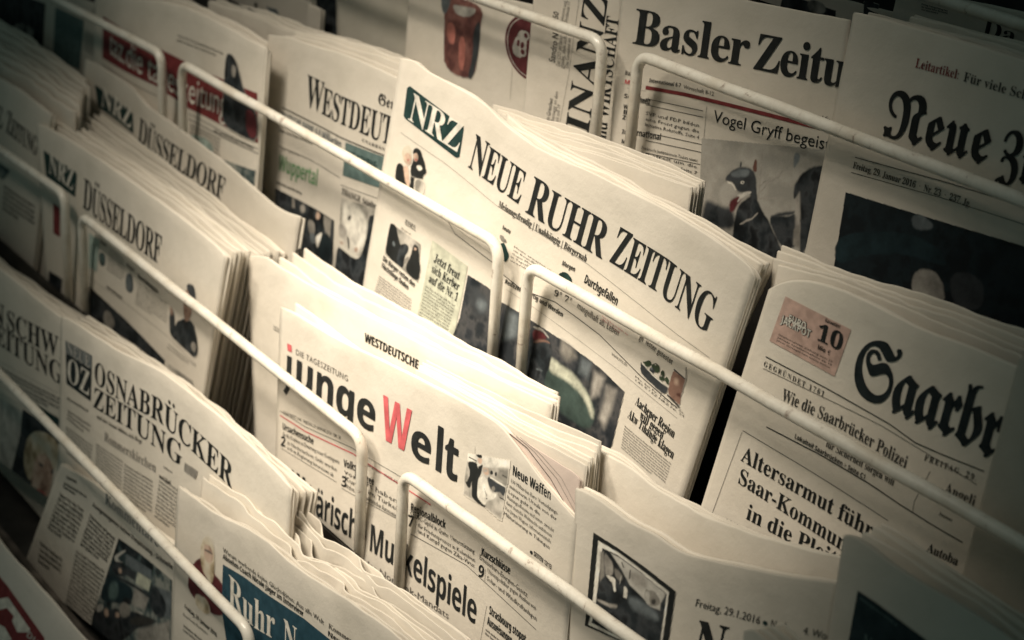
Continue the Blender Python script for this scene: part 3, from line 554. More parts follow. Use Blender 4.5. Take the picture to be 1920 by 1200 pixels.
p.text('index_text', 'Leitartikel:', 'serif', [(48.1, -18.7), (76.7, -18.5)], 4.70, 'darkred')
p.text('index_text', 'Für viele Schweizer', 'serif', [(79.5, -18.6), (137.8, -19.1)], 4.58, 'soft')
p.text('masthead', 'Neue', 'frak', [(35.6, -57.2), (67.6, -56.4), (104.5, -55.2)], 24.88, 'black', bold=0.4)
p.text('masthead', 'Zürcher', 'frak', [(110.4, -58.6), (179.0, -56.1)], 23.45, 'black', bold=0.4)
p.rule([(20.5, -73.8), (78.3, -70.3), (138.9, -68.4)], 0.4, 'soft')
p.rule([(19.9, -82.3), (80.5, -78.6), (141.3, -77.1)], 0.3, 'soft')
p.text('date_line', 'Freitag, 29. Januar 2016  ·  Nr. 23  ·  237. Jg.', 'serif', [(20.2, -79.7), (65.0, -78.3), (100.0, -78.1)], 3.47, 'soft')
p.shapes('picture', [('ph_navy', 0, [(18.5, -93.4), (174.4, -85.4), (178.8, -156.2), (21.4, -155.6)]), ('deepblue', 1, [(17.4, -119.0), (39.6, -109.1), (66.4, -101.9), (86.0, -103.5), (95.0, -111.1), (85.9, -112.2), (64.5, -113.2), (37.0, -123.9), (21.5, -135.0)]), ('mid', 1, [(73.4, -124.0), (77.8, -117.7), (86.8, -115.7), (94.2, -121.0), (98.1, -131.2), (77.4, -134.4)]), ('charcoal', 1, [(96.0, -114.6), (108.5, -109.6), (118.4, -112.9), (120.9, -126.2), (102.8, -131.5)]), ('steel', 1, [(65.4, -93.5), (70.5, -90.1), (80.8, -92.7), (79.5, -96.9), (68.2, -99.4)])], label='dark navy press picture')
copies('copies behind the blackletter-titled newspaper', 'grey folded newspaper, %s copy behind the blackletter-titled paper on the right', [((0.1505, 0.1152, 0.1699), 1.35, [(0.0, 0.0), (22.3, 1.2), (43.8, 1.5), (64.6, 1.2), (84.6, 1.5), (104.0, 1.3), (122.7, 1.0), (140.9, 0.5), (158.6, 0.0)], -206.4), ((0.1473, 0.1231, 0.1691), 1.21, [(0.0, 0.0), (22.2, 0.9), (43.5, 1.2), (64.2, 0.8), (84.1, 0.9), (103.4, 0.8), (122.1, 0.7), (140.2, 0.3), (157.7, 0.0)], -205.6)], 0, 0, 6, 0.0040, 12)
p = Paper('blurred newspaper with a dark portrait and a teal box at the upper left edge', 'newspapers on display in the rack', (-1.1422, 0.0163, -0.0447), 6, 1.0, [(0.0, 0.0), (497.3, 34.9)], 0.000, 0.000, -105.9, seed=13, amp=0.003)
p.shapes('picture', [('ph_dark', 0, [(112.6, -3.6), (378.6, 11.4), (376.9, -41.5), (116.2, -51.8)]), ('ph_grey', 1, [(303.5, -23.7), (352.0, -14.7), (357.8, -27.1), (318.4, -34.4)])])
p.shapes('colour_panel', [('teal', 0, [(401.2, 12.8), (465.1, 14.4), (459.3, -32.7), (399.7, -34.4)])])
p.rule([(405.0, 8.7), (453.7, 10.8)], 0.9, 'steel')
p.rule([(405.5, 4.6), (454.2, 6.8)], 0.9, 'steel')
p.rule([(406.0, 0.6), (454.7, 2.9)], 0.9, 'steel')
p.rule([(407.4, -10.8), (456.2, -8.3)], 0.9, 'steel')
p.block([(470.1, 6.6), (501.1, 6.4), (497.9, -12.8), (466.6, -12.0)], 6, 'sansb', 'grey')
p.block([(482.6, 30.2), (497.9, 30.3), (499.7, 16.5), (482.5, 15.8)], 4, 'sansb', 'grey')
p = Paper('newspaper with a long dark red banner title and a dark haired woman printed over it', 'newspapers on display in the rack', (-0.653, 0.0177, 0.0068), 6, 3.56, [(0.0, 0.0), (152.8, 18.9), (212.6, 18.3), (292.0, 12.4), (314.8, 10.6)], 0.000, -0.010, -157.9, seed=14, amp=0.0025)
p.shapes('masthead', [('darkred', 0, [(21.0, -15.5), (147.6, -22.8), (211.8, -26.3), (306.6, -24.6), (313.5, -61.4), (190.8, -61.0), (134.2, -53.6), (22.4, -51.8)])])
p.text('masthead', 'taz.die tageszeitung', 'sans', [(39.7, -44.3), (135.7, -51.1), (190.2, -56.0), (258.9, -53.4)], 21.05, 'white', lift=0.0006)
p.block([(168.3, -3.7), (248.2, -3.9), (246.2, -11.2), (165.9, -11.3)], 2, 'sans', 'grey')
p.shapes('picture', [('ph_dark', 1, [(251.4, -6.0), (259.7, -2.4), (271.9, -7.6), (279.1, -18.6), (290.5, -30.0), (298.1, -33.9), (310.0, -39.5), (314.3, -61.2), (290.4, -61.8), (252.3, -60.5), (252.8, -40.7)]), ('mid', 1, [(263.7, -10.6), (271.1, -11.9), (270.7, -20.3), (264.2, -19.5)]), ('maroon', 1, [(290.2, -38.3), (308.6, -39.8), (312.7, -59.5), (295.8, -59.2)])], label='dark haired woman', lift=0.0009)
p.rule([(191.3, -65.3), (253.0, -66.1), (314.9, -65.8)], 0.4, 'soft')
p.rule([(191.8, -69.6), (253.5, -70.2), (315.4, -69.2)], 0.6, 'soft')
p.rule([(20.3, -57.7), (138.5, -61.7)], 0.4, 'soft')
p.block([(238.1, -66.6), (313.5, -65.5), (313.8, -68.2), (238.5, -70.1)], 1, 'sansb', 'soft')
p.shapes('picture', [('ph_teal', 0, [(252.7, -87.6), (313.0, -82.9), (312.3, -98.5), (251.7, -103.7)])])
p.shapes('picture', [('mint', 1, [(192.9, -79.6), (239.4, -77.8), (238.2, -92.5), (191.5, -94.8)])])
p.block([(195.2, -71.8), (250.7, -71.6), (251.4, -89.3), (194.1, -89.7)], 6, 'serif', 'soft')
p.block([(20.7, -62.4), (72.6, -64.6), (74.0, -78.3), (22.0, -76.5)], 5, 'serif', 'soft')
copies('copies behind the red banner newspaper', 'pale folded newspaper, %s copy behind the red banner paper', [((-0.6261, 0.0297, 0.013), 4.01, [(0.0, 0.0), (39.2, 3.0), (76.7, 6.6), (112.7, 9.2), (146.3, 9.2), (178.2, 8.9), (208.2, 5.8), (237.1, 4.0), (264.3, 0.0)], -164.3), ((-0.5956, 0.0361, 0.0227), 2.61, [(0.0, 0.0), (32.6, 2.1), (64.1, 4.1), (94.3, 5.3), (123.0, 5.6), (150.6, 4.6), (176.9, 3.5), (202.4, 2.5), (225.9, 0.0)], -173.9), ((-0.5662, 0.042, 0.0287), 0.43, [(0.0, 0.0), (26.6, 0.8), (52.4, 2.4), (77.1, 2.4), (101.2, 2.8), (124.5, 2.5), (147.1, 3.0), (169.4, 1.9), (189.2, 0.0)], -179.7)], 0, 0, 6, 0.0027, 15)
copies('fanned pile of plain newspapers behind the serif-titled paper', 'plain folded newspaper, %s in the fanned pile left behind the town-name serif paper', [((-0.5193, 0.0628, 0.0271), 3.85, [(0.0, 0.0), (44.5, 0.6), (86.6, 0.8), (126.4, -0.3), (164.5, -0.4), (201.7, -0.3), (237.3, 0.4), (271.2, 0.5), (303.7, -0.0)], -128.1), ((-0.527, 0.0678, 0.0262), 4.08, [(0.0, 0.0), (44.5, 0.3), (86.7, 0.8), (126.6, 0.1), (164.8, -0.4), (201.9, -0.0), (237.4, 0.7), (271.5, -0.3), (303.9, 0.0)], -127.2), ((-0.5318, 0.0727, 0.0255), 4.28, [(0.0, 0.0), (44.3, 0.6), (86.4, 1.3), (126.4, 0.5), (164.6, 0.7), (201.6, 0.1), (236.9, 0.9), (270.9, -0.1), (303.3, 0.0)], -126.6), ((-0.5349, 0.0778, 0.0266), 4.32, [(0.0, 0.0), (44.1, 0.2), (86.2, 0.7), (126.0, 0.5), (164.2, 0.1), (200.8, 0.3), (236.1, 0.4), (269.8, 0.4), (302.2, -0.0)], -127.6)], 0, 0, 6, 0.0025, 16, edge=0.0012)
p = Paper('newspaper with a condensed serif title beginning with W and green local headline', 'newspapers on display in the rack', (-0.3712, 0.039, 0.0379), 6, 0.93, [(0.0, 0.0), (24.6, 4.3), (51.2, 5.7), (101.6, 10.2), (137.8, 11.8), (186.2, 12.3)], -0.090, 0.000, -189.0, seed=16, amp=0.0016)
p.text('masthead', 'Westdeutsche', 'serif', [(62.9, -38.9), (111.4, -39.1), (182.7, -35.7), (244.2, -33.8)], 23.24, 'black', small=0.86, track=-0.02)
p.text('masthead', 'General', 'frak', [(162.6, -11.6), (206.3, -9.1)], 7.83, 'black')
p.text('index_text', 'UNABHÄNGIG', 'serif', [(147.7, -42.9), (190.6, -40.7)], 2.20, 'black', track=0.12)
p.rule([(30.5, -49.1), (74.8, -49.0), (118.2, -48.5), (184.4, -44.1)], 0.9, 'black')
p.text('headline', 'DEUTSCHE BANK: 6,8 Milliarden', 'sansb', [(29.3, -57.8), (119.7, -56.1)], 5.83, 'steel')
p.block([(29.4, -65.5), (80.1, -62.5), (80.6, -65.1), (29.9, -68.4)], 1, 'sansb', 'soft')
p.shapes('colour_panel', [('teal', 0, [(125.5, -49.8), (180.5, -45.3), (180.1, -68.0), (126.4, -74.2)])])
p.text('headline', 'MELBOURNE:', 'sansb', [(130.4, -59.7), (172.0, -56.8)], 5.54, 'logo_green', lift=0.0006)
p.rule([(30.5, -79.2), (77.6, -76.9), (122.7, -77.3)], 0.4, 'soft')
p.block([(34.6, -78.7), (77.5, -76.2), (77.9, -78.5), (35.1, -81.4)], 1, 'sans', 'grey')
p.text('headline', 'Wuppertal', 'sansb', [(33.1, -97.5), (90.8, -93.6)], 12.44, 'green')
p.block([(31.3, -105.9), (98.3, -102.4), (98.9, -105.6), (31.9, -109.3)], 1, 'sansb', 'black')
p.shapes('picture', [('ph_dark', 0, [(31.1, -112.7), (58.7, -111.8), (94.6, -110.4), (121.4, -110.2), (126.0, -141.8), (120.4, -149.3), (35.0, -156.7)]), ('grey~1', 0, [(56.1, -112.6), (60.2, -112.4), (61.5, -119.4), (57.6, -120.6)]), ('mid~1', 1, [(68.3, -115.9), (73.8, -112.7), (76.8, -114.6), (76.2, -118.3), (71.1, -119.9)]), ('skin~.7', 1, [(92.5, -113.2), (96.7, -111.2), (100.2, -112.5), (99.7, -116.5), (95.4, -117.8), (92.8, -115.9)]), ('charcoal~1', 1, [(88.5, -113.0), (94.6, -110.4), (93.8, -116.3), (90.9, -118.6)]), ('grey~1', 0, [(105.2, -111.3), (117.3, -110.8), (117.5, -124.6), (110.1, -122.8), (106.5, -117.8)]), ('ph_dark~.6', 0, [(117.3, -110.8), (121.1, -110.7), (122.4, -123.6), (119.4, -124.6)]), ('grey~.8', 1, [(81.0, -122.4), (91.2, -119.9), (95.2, -127.0), (92.5, -133.5), (87.0, -132.5)]), ('white~.5', 1, [(95.9, -130.9), (106.3, -123.4), (103.9, -131.1), (101.4, -138.9), (97.6, -136.0)]), ('navy~.8', 1, [(107.6, -123.6), (120.6, -124.2), (123.8, -143.3), (101.1, -144.0), (103.1, -134.2)]), ('steel~.8', 1, [(87.7, -129.4), (95.1, -129.8), (97.7, -136.7), (88.0, -137.8)])], label='men in dark suits')
p.text('headline', 'THANGE Städterei', 'serif', [(127.4, -88.0), (183.4, -83.9)], 4.56, 'black')
p.rule([(124.9, -82.0), (179.5, -76.0)], 0.35, 'soft')
p.shapes('picture', [('ph_pale', 0, [(127.8, -90.2), (177.6, -83.8), (176.3, -100.7), (175.8, -150.5), (129.6, -156.6), (131.0, -125.0)]), ('white~3', 1, [(132.0, -92.6), (152.1, -88.4), (165.6, -94.8), (167.9, -106.1), (163.4, -119.6), (153.1, -123.1), (143.8, -113.9), (132.1, -105.5)]), ('soft~.8', 1, [(139.9, -100.9), (145.6, -98.5), (144.1, -103.0), (140.6, -104.1)]), ('mid~1.5', 1, [(128.9, -108.5), (136.7, -109.4), (142.6, -114.3), (136.1, -119.2), (129.7, -118.5)]), ('soft~.6', 1, [(141.5, -114.7), (144.0, -115.2), (147.4, -119.5), (146.8, -125.8), (143.9, -120.7)]), ('mid~.7', 1, [(157.0, -88.2), (161.8, -88.1), (167.5, -92.9), (165.3, -93.6)]), ('skin~1', 1, [(153.7, -120.1), (158.3, -118.6), (159.1, -122.4), (154.3, -123.3)]), ('skin~1', 1, [(132.8, -121.6), (137.8, -121.3), (138.2, -123.3), (133.3, -124.2)]), ('ph_dark~.5', 1, [(130.1, -127.0), (136.5, -127.2), (146.6, -128.0), (157.8, -128.3), (163.1, -124.4), (166.3, -116.0), (168.5, -103.2), (168.5, -91.6), (172.3, -90.0), (176.3, -90.1), (175.2, -101.0), (172.2, -115.3), (171.4, -129.0), (171.2, -152.2), (129.6, -156.6), (129.5, -143.4)])], label='pale map with a black border')
p.block([(40.1, -153.6), (81.2, -151.4), (80.9, -164.3), (41.0, -166.4)], 5, 'serif', 'soft')
p.block([(86.5, -151.0), (125.3, -147.6), (125.2, -160.2), (86.1, -163.3)], 5, 'serif', 'soft')
copies('copies behind the town-name serif newspaper', 'plain folded newspaper, %s copy behind the condensed serif paper with the green headline', [((-0.3579, 0.0478, 0.0396), 4.6, [(0.0, 0.0), (23.0, 1.5), (44.9, 3.3), (66.1, 2.1), (86.5, 2.1), (106.4, 2.1), (125.9, 1.5), (144.9, 0.8), (163.6, -0.0)], -191.3), ((-0.3542, 0.0516, 0.0406), 5.82, [(0.0, 0.0), (22.4, 2.0), (44.1, 2.8), (64.8, 2.8), (84.9, 2.0), (104.5, 1.9), (123.6, 1.2), (142.4, 0.5), (160.6, 0.0)], -192.6), ((-0.3575, 0.0554, 0.0418), 6.46, [(0.0, 0.0), (22.1, 1.6), (43.7, 3.3), (64.2, 3.2), (84.1, 2.3), (103.5, 2.1), (122.5, 1.0), (141.0, 0.7), (159.1, -0.0)], -194.1)], 0, 0, 6, 0.0018, 18)
copies('blank pile standing behind the wide-titled newspaper', 'blank folded newspaper, %s of the flat pile standing behind the green-logo centre paper', [((-0.0622, 0.0455, 0.0553), 4.09, [(0.0, 0.0), (22.5, -1.9), (44.8, -2.6), (67.2, -1.4), (88.7, -0.6), (109.5, -0.7), (129.6, -0.4), (149.2, -0.3), (168.2, -0.0)], -206.9), ((-0.0695, 0.0481, 0.0546), 4.0, [(0.0, 0.0), (23.8, -1.3), (47.3, -2.2), (70.6, -0.7), (92.9, 0.0), (114.5, 0.0), (135.4, -0.2), (155.6, -0.1), (175.2, 0.0)], -206.3), ((-0.0777, 0.0508, 0.0551), 3.83, [(0.0, 0.0), (25.2, -0.9), (49.7, -1.1), (74.0, 0.4), (97.3, 0.7), (119.6, 0.7), (141.2, 0.3), (162.2, -0.0), (182.4, 0.0)], -206.7), ((-0.0862, 0.0534, 0.0546), 3.76, [(0.0, 0.0), (26.5, -0.2), (52.3, -0.0), (77.6, 1.2), (101.7, 1.6), (124.9, 1.2), (147.2, 0.8), (168.8, 0.2), (189.7, 0.0)], -206.2), ((-0.0938, 0.0561, 0.0552), 3.59, [(0.0, 0.0), (27.9, 0.4), (54.8, 0.6), (81.0, 1.9), (106.0, 2.3), (130.0, 2.0), (153.0, 1.8), (175.3, 0.7), (196.8, 0.0)], -206.8), ((-0.1018, 0.0589, 0.0557), 3.5, [(0.0, 0.0), (29.2, 1.0), (57.3, 1.9), (84.5, 3.2), (110.4, 3.2), (135.2, 2.6), (159.0, 1.9), (181.9, 0.9), (204.1, 0.0)], -207.2)], 0, 0, 6, 0.0013, 19)
p = Paper('centre newspaper with a dark green letter logo and a wide condensed serif title', 'newspapers on display in the rack', (-0.1552, 0.0211, 0.0774), 6, -8.43, [(0.0, 0.0), (14.9, 5.0), (26.9, 2.7), (53.5, 6.1), (89.6, 9.2), (115.0, 5.7), (134.4, 5.7), (152.9, 6.7), (187.2, 12.0), (219.7, 17.5), (281.0, 26.0), (322.2, 28.0), (341.5, 26.7), (345.8, 23.3)], -0.073, -0.010, -231.1, seed=17, amp=0.0012, th=0.006, leaves=3)
p.shapes('logo_box', [('logo_green', 0, [(15.9, -13.6), (17.4, -12.7), (78.1, -13.3), (80.1, -14.1), (82.5, -32.5), (80.7, -34.3), (78.4, -34.9), (19.7, -34.8), (17.1, -34.0), (14.4, -15.4)])])
p.text('logo_lettering', 'NRZ', 'serif', [(22.2, -33.7), (81.0, -30.9)], 18.68, 'white', lift=0.0006, track=-0.05)
p.rule([(57.3, -33.0), (80.4, -32.0)], 1.1, 'white')
p.text('masthead', 'Neue', 'serif', [(92.6, -34.8), (150.3, -32.8)], 22.91, 'black', small=0.93, track=-0.03)
p.text('masthead', 'Ruhr', 'serif', [(156.6, -34.2), (232.1, -26.7)], 24.06, 'black', small=0.93, track=-0.03)
p.text('masthead', 'Zeitung', 'serif', [(238.1, -24.7), (282.2, -20.3), (328.3, -20.9)], 22.76, 'black', small=0.93, track=-0.03)
p.rule([(17.8, -45.6), (73.2, -43.2), (129.2, -43.7), (223.1, -35.3), (307.0, -33.5), (334.1, -32.2)], 0.25, 'grey')
p.text('index_text', 'Meinungsfreudig | Unabhängig | Bürgernah', 'serif', [(131.2, -43.6), (220.4, -35.0)], 4.29, 'soft')
p.shapes('picture', [('black~.5', 1, [(20.5, -68.6), (23.2, -64.9), (27.9, -64.1), (34.2, -69.6), (40.5, -73.1), (46.1, -77.0), (39.6, -79.3), (23.4, -80.5)]), ('ph_hair~.6', 1, [(23.4, -56.8), (26.2, -51.2), (31.2, -49.4), (34.7, -53.3), (34.9, -58.8), (31.4, -62.4), (27.0, -61.7)]), ('skin~.5', 1, [(26.8, -57.1), (31.3, -54.0), (35.5, -55.3), (35.8, -61.2), (32.2, -62.5), (28.8, -60.8)]), ('lips~.3', 1, [(30.3, -59.6), (33.1, -57.6), (32.8, -59.8)]), ('skin~.6', 1, [(28.2, -64.9), (33.1, -62.5), (36.9, -68.2), (40.1, -76.2), (36.7, -75.9), (32.1, -70.6)]), ('black~.5', 1, [(34.6, -50.6), (37.6, -47.1), (42.1, -46.1), (46.6, -49.5), (51.8, -54.5), (54.0, -58.1), (51.3, -61.3), (52.2, -63.6), (42.9, -66.7), (38.3, -67.6), (36.1, -62.0), (37.7, -55.6)]), ('skin~.5', 1, [(36.3, -52.1), (39.6, -50.1), (42.5, -52.4), (41.2, -56.3), (37.9, -56.0)]), ('white~.5', 1, [(41.3, -58.6), (46.8, -56.0), (49.1, -57.7), (45.5, -60.8)]), ('lips~.3', 1, [(38.9, -54.6), (41.6, -54.3), (41.6, -55.2), (39.3, -55.6)]), ('black~.5', 0, [(38.3, -67.6), (42.9, -66.7), (45.4, -77.3), (41.1, -76.6)]), ('ph_pale~.6', 1, [(43.7, -66.8), (53.2, -64.1), (56.1, -67.3), (55.6, -74.2), (46.8, -76.6)])], label='blonde woman beside a dark haired woman')
p.text('headline', 'Ausgefallen', 'sansb', [(112.2, -189.0), (138.7, -185.5)], 5.14, 'black')
p.block([(112.3, -192.2), (161.2, -185.7), (162.3, -198.7), (114.1, -205.8)], 4, 'sans', 'mid', words='Ungewöhnliche Castingshow: Die Kandidaten sind 60 plus. Gabi Köster suchte aus', fill=0.55)
p.rule([(76.2, -72.3), (96.7, -80.5), (139.0, -78.5), (153.2, -80.3), (172.5, -79.7), (203.9, -71.0), (221.7, -69.7), (247.6, -68.2), (291.1, -70.8), (323.4, -70.9)], 0.5, 'soft')
p.rule([(78.3, -77.6), (135.6, -74.1)], 0.2, 'grey')
p.rule([(159.0, -87.2), (186.9, -84.2), (226.5, -81.3), (277.4, -77.7), (325.7, -76.2)], 0.2, 'grey')
p.text('index_text', 'ESSEN', 'serif', [(43.6, -99.9), (55.6, -98.7)], 2.86, 'soft')
p.rule([(43.9, -100.7), (56.9, -99.1)], 0.3, 'soft')
p.block([(40.4, -103.6), (59.1, -101.7), (59.4, -104.4), (40.8, -106.3)], 1, 'sans', 'grey')
p.shapes('picture', [('ph_pale', 0, [(27.9, -107.3), (65.1, -104.5), (72.0, -130.4), (29.3, -130.8)]), ('black~.5', 1, [(27.5, -107.5), (35.1, -106.1), (38.5, -110.7), (42.8, -115.2), (47.3, -115.9), (44.2, -125.3), (52.8, -125.7), (46.5, -131.0), (29.3, -130.8), (28.5, -120.8)]), ('ph_dark~.5', 1, [(43.2, -116.1), (49.8, -111.6), (53.9, -112.4), (53.7, -117.3), (51.2, -121.6), (53.0, -130.5), (42.7, -130.1)]), ('black~.5', 1, [(56.9, -110.8), (59.7, -107.4), (63.8, -108.1), (67.8, -115.6), (71.1, -119.7), (72.0, -130.4), (56.4, -130.6), (54.8, -124.6), (57.8, -117.1)]), ('skin~.4', 1, [(58.7, -110.3), (61.2, -109.0), (62.1, -110.5), (59.8, -111.9)]), ('grey~.5', 1, [(51.9, -121.2), (56.5, -118.3), (55.5, -124.2), (51.4, -126.4)]), ('steel~.6', 1, [(34.8, -118.5), (36.8, -117.0), (38.9, -120.3), (36.6, -121.0)])], label='dark silhouettes of people')
p.text('headline', 'Die Bürger retten den', 'sansb', [(28.3, -136.0), (68.9, -135.3)], 3.76, 'black')
p.text('headline', 'Flüchtlinge finden', 'sansb', [(28.5, -141.4), (62.9, -140.5)], 3.78, 'black')
p.block([(28.4, -147.4), (68.7, -143.6), (72.2, -158.4), (27.3, -161.3)], 7, 'serif', 'soft')
p.shapes('colour_panel', [('palegreen', 0, [(75.7, -95.9), (117.0, -93.3), (119.3, -115.7), (121.0, -145.5), (79.2, -153.0), (77.9, -126.6)])])
p.text('headline', 'Jetzt freut', 'serif', [(82.6, -107.8), (112.0, -106.1)], 5.91, 'black', lift=0.0006)
p.text('headline', 'sich Kerber', 'serif', [(82.5, -115.8), (114.3, -112.7)], 5.95, 'black', lift=0.0006)
p.text('headline', 'auf die Nr. 1', 'serif', [(82.2, -123.4), (115.7, -120.0)], 5.98, 'black', lift=0.0006)
p.block([(80.1, -126.7), (114.7, -122.8), (114.0, -145.3), (80.6, -150.8)], 10, 'serif', 'soft')
p.shapes('picture', [('ph_stripe', 0, [(119.0, -98.0), (142.0, -94.9), (157.0, -96.9), (177.7, -93.7), (190.9, -92.3), (227.8, -87.8), (256.8, -85.6), (281.2, -86.4), (284.3, -121.5), (274.5, -156.3), (116.0, -166.3), (121.9, -128.0)]), ('grey~3', 0, [(218.0, -88.8), (228.0, -88.2), (234.4, -91.3), (227.1, -98.2), (219.9, -96.4)]), ('steel~3', 0, [(238.4, -88.9), (247.8, -87.5), (248.3, -97.5), (239.9, -98.3)]), ('mid~3', 0, [(252.8, -90.5), (262.0, -89.2), (261.6, -99.7), (255.9, -106.7), (253.7, -98.5)]), ('mid~3', 0, [(265.7, -92.1), (274.4, -90.1), (275.2, -103.2), (273.6, -116.3), (267.4, -113.3), (267.2, -101.4)]), ('steel~3', 0, [(162.8, -97.6), (177.5, -96.4), (180.8, -107.8), (167.2, -118.4)]), ('charcoal~3', 1, [(124.6, -101.8), (142.7, -100.0), (148.0, -109.6), (140.4, -119.3), (127.6, -116.5)]), ('steel~3', 1, [(135.3, -106.7), (144.7, -105.1), (143.3, -112.2), (134.8, -112.5)]), ('ball~1.5', 1, [(211.4, -119.9), (212.5, -113.0), (214.1, -104.2), (223.1, -104.0), (234.1, -102.7), (245.8, -103.4), (255.9, -106.7), (262.2, -111.4), (263.7, -119.1), (260.6, -126.4), (245.2, -129.1), (230.6, -131.2), (216.5, -125.7)]), ('palegreen~2', 1, [(212.1, -104.1), (218.0, -104.1), (226.7, -103.2), (235.1, -102.0), (244.8, -104.0), (253.4, -106.5), (259.7, -111.2), (263.0, -116.1), (259.8, -117.2), (254.7, -112.6), (247.1, -109.5), (236.7, -108.9), (225.8, -110.3), (213.9, -113.1)]), ('ph_dark~1', 1, [(190.8, -95.9), (196.3, -93.1), (203.2, -93.9), (207.9, -95.6), (213.4, -99.4), (213.0, -104.8), (213.8, -111.4), (212.5, -119.3), (212.9, -123.5), (197.5, -128.4), (185.2, -128.5), (181.1, -118.4), (182.8, -109.3)]), ('maroon~1', 1, [(191.4, -97.3), (196.7, -94.2), (202.7, -94.2), (206.0, -95.8), (200.0, -98.9), (194.2, -104.0)]), ('bottle~.7', 1, [(194.2, -104.0), (200.0, -98.9), (206.8, -96.2), (209.7, -96.7), (202.7, -99.0), (195.2, -104.9)]), ('lightgrey~.6', 1, [(190.6, -95.5), (197.4, -92.5), (203.3, -92.6), (207.4, -94.5), (204.9, -94.7), (200.4, -93.4), (192.1, -95.8)]), ('grey~.6', 1, [(180.7, -114.1), (182.8, -111.1), (183.9, -118.5), (182.2, -119.5)]), ('steel~.7', 1, [(202.5, -117.7), (208.4, -115.9), (208.6, -117.0), (203.0, -118.8)])], label='man in a cap before a green ball')
p.text('index_text', 'heute', 'sansb', [(140.5, -54.4), (149.1, -53.6)], 2.87, 'black')
p.shapes('weather_icon', [('logo_green', 1, [(141.1, -65.5), (145.2, -60.9), (149.3, -63.7), (153.2, -66.0), (152.7, -71.8), (147.7, -72.0), (143.8, -69.7)]), ('grey', 1, [(139.3, -59.6), (141.9, -57.6), (146.4, -59.0), (148.6, -59.7), (142.7, -62.1)])])
p.block([(155.5, -57.3), (196.9, -54.2), (193.9, -62.5), (154.7, -69.5)], 5, 'sans', 'mid', words='Heute erwarten uns ein freundlicher Tag. Gegen Morgen, Mittag in Tagesform, Regen weniger kalt', fill=0.5)
p.text('index_text', 'Morgen', 'sansb', [(200.8, -47.3), (213.2, -45.3)], 3.12, 'black')
p.shapes('weather_icon', [('logo_green', 1, [(199.8, -54.4), (203.4, -50.0), (209.4, -49.2), (214.0, -51.5), (214.0, -55.7), (203.8, -57.6)])])
p.text('headline', 'Durchgefallen', 'sansb', [(222.8, -47.0), (254.9, -44.8)], 5.48, 'black')
p.block([(222.5, -50.4), (252.7, -47.8), (253.2, -52.8), (222.5, -54.6)], 2, 'sans', 'mid', fill=0.5)
p.text('headline', 'mangelhaft ab, Leben', 'sans', [(222.9, -64.0), (240.2, -63.1), (263.1, -60.1)], 4.40, 'mid')
p.block([(245.8, -55.8), (270.6, -54.0), (270.7, -58.0), (245.7, -59.4)], 2, 'sans', 'red', fill=0.5)
p.text('index_text', 'Fortig und Werden', 'sansb', [(177.5, -80.1), (213.4, -76.0)], 3.13, 'black')
p.text('index_text', 'Reifezeit', 'sansb', [(155.4, -84.4), (173.3, -81.6)], 2.93, 'black')
p.text('index_text', '9° 7°', 'serif', [(200.8, -67.8), (217.9, -65.0)], 4.00, 'soft')
p.text('index_text', 'www.nrz.de', 'sans', [(261.9, -73.2), (276.8, -72.3)], 2.29, 'grey')
p.text('headline', 'ge  iester getestet', 'sans', [(279.8, -52.1), (310.0, -51.1)], 3.79, 'soft')
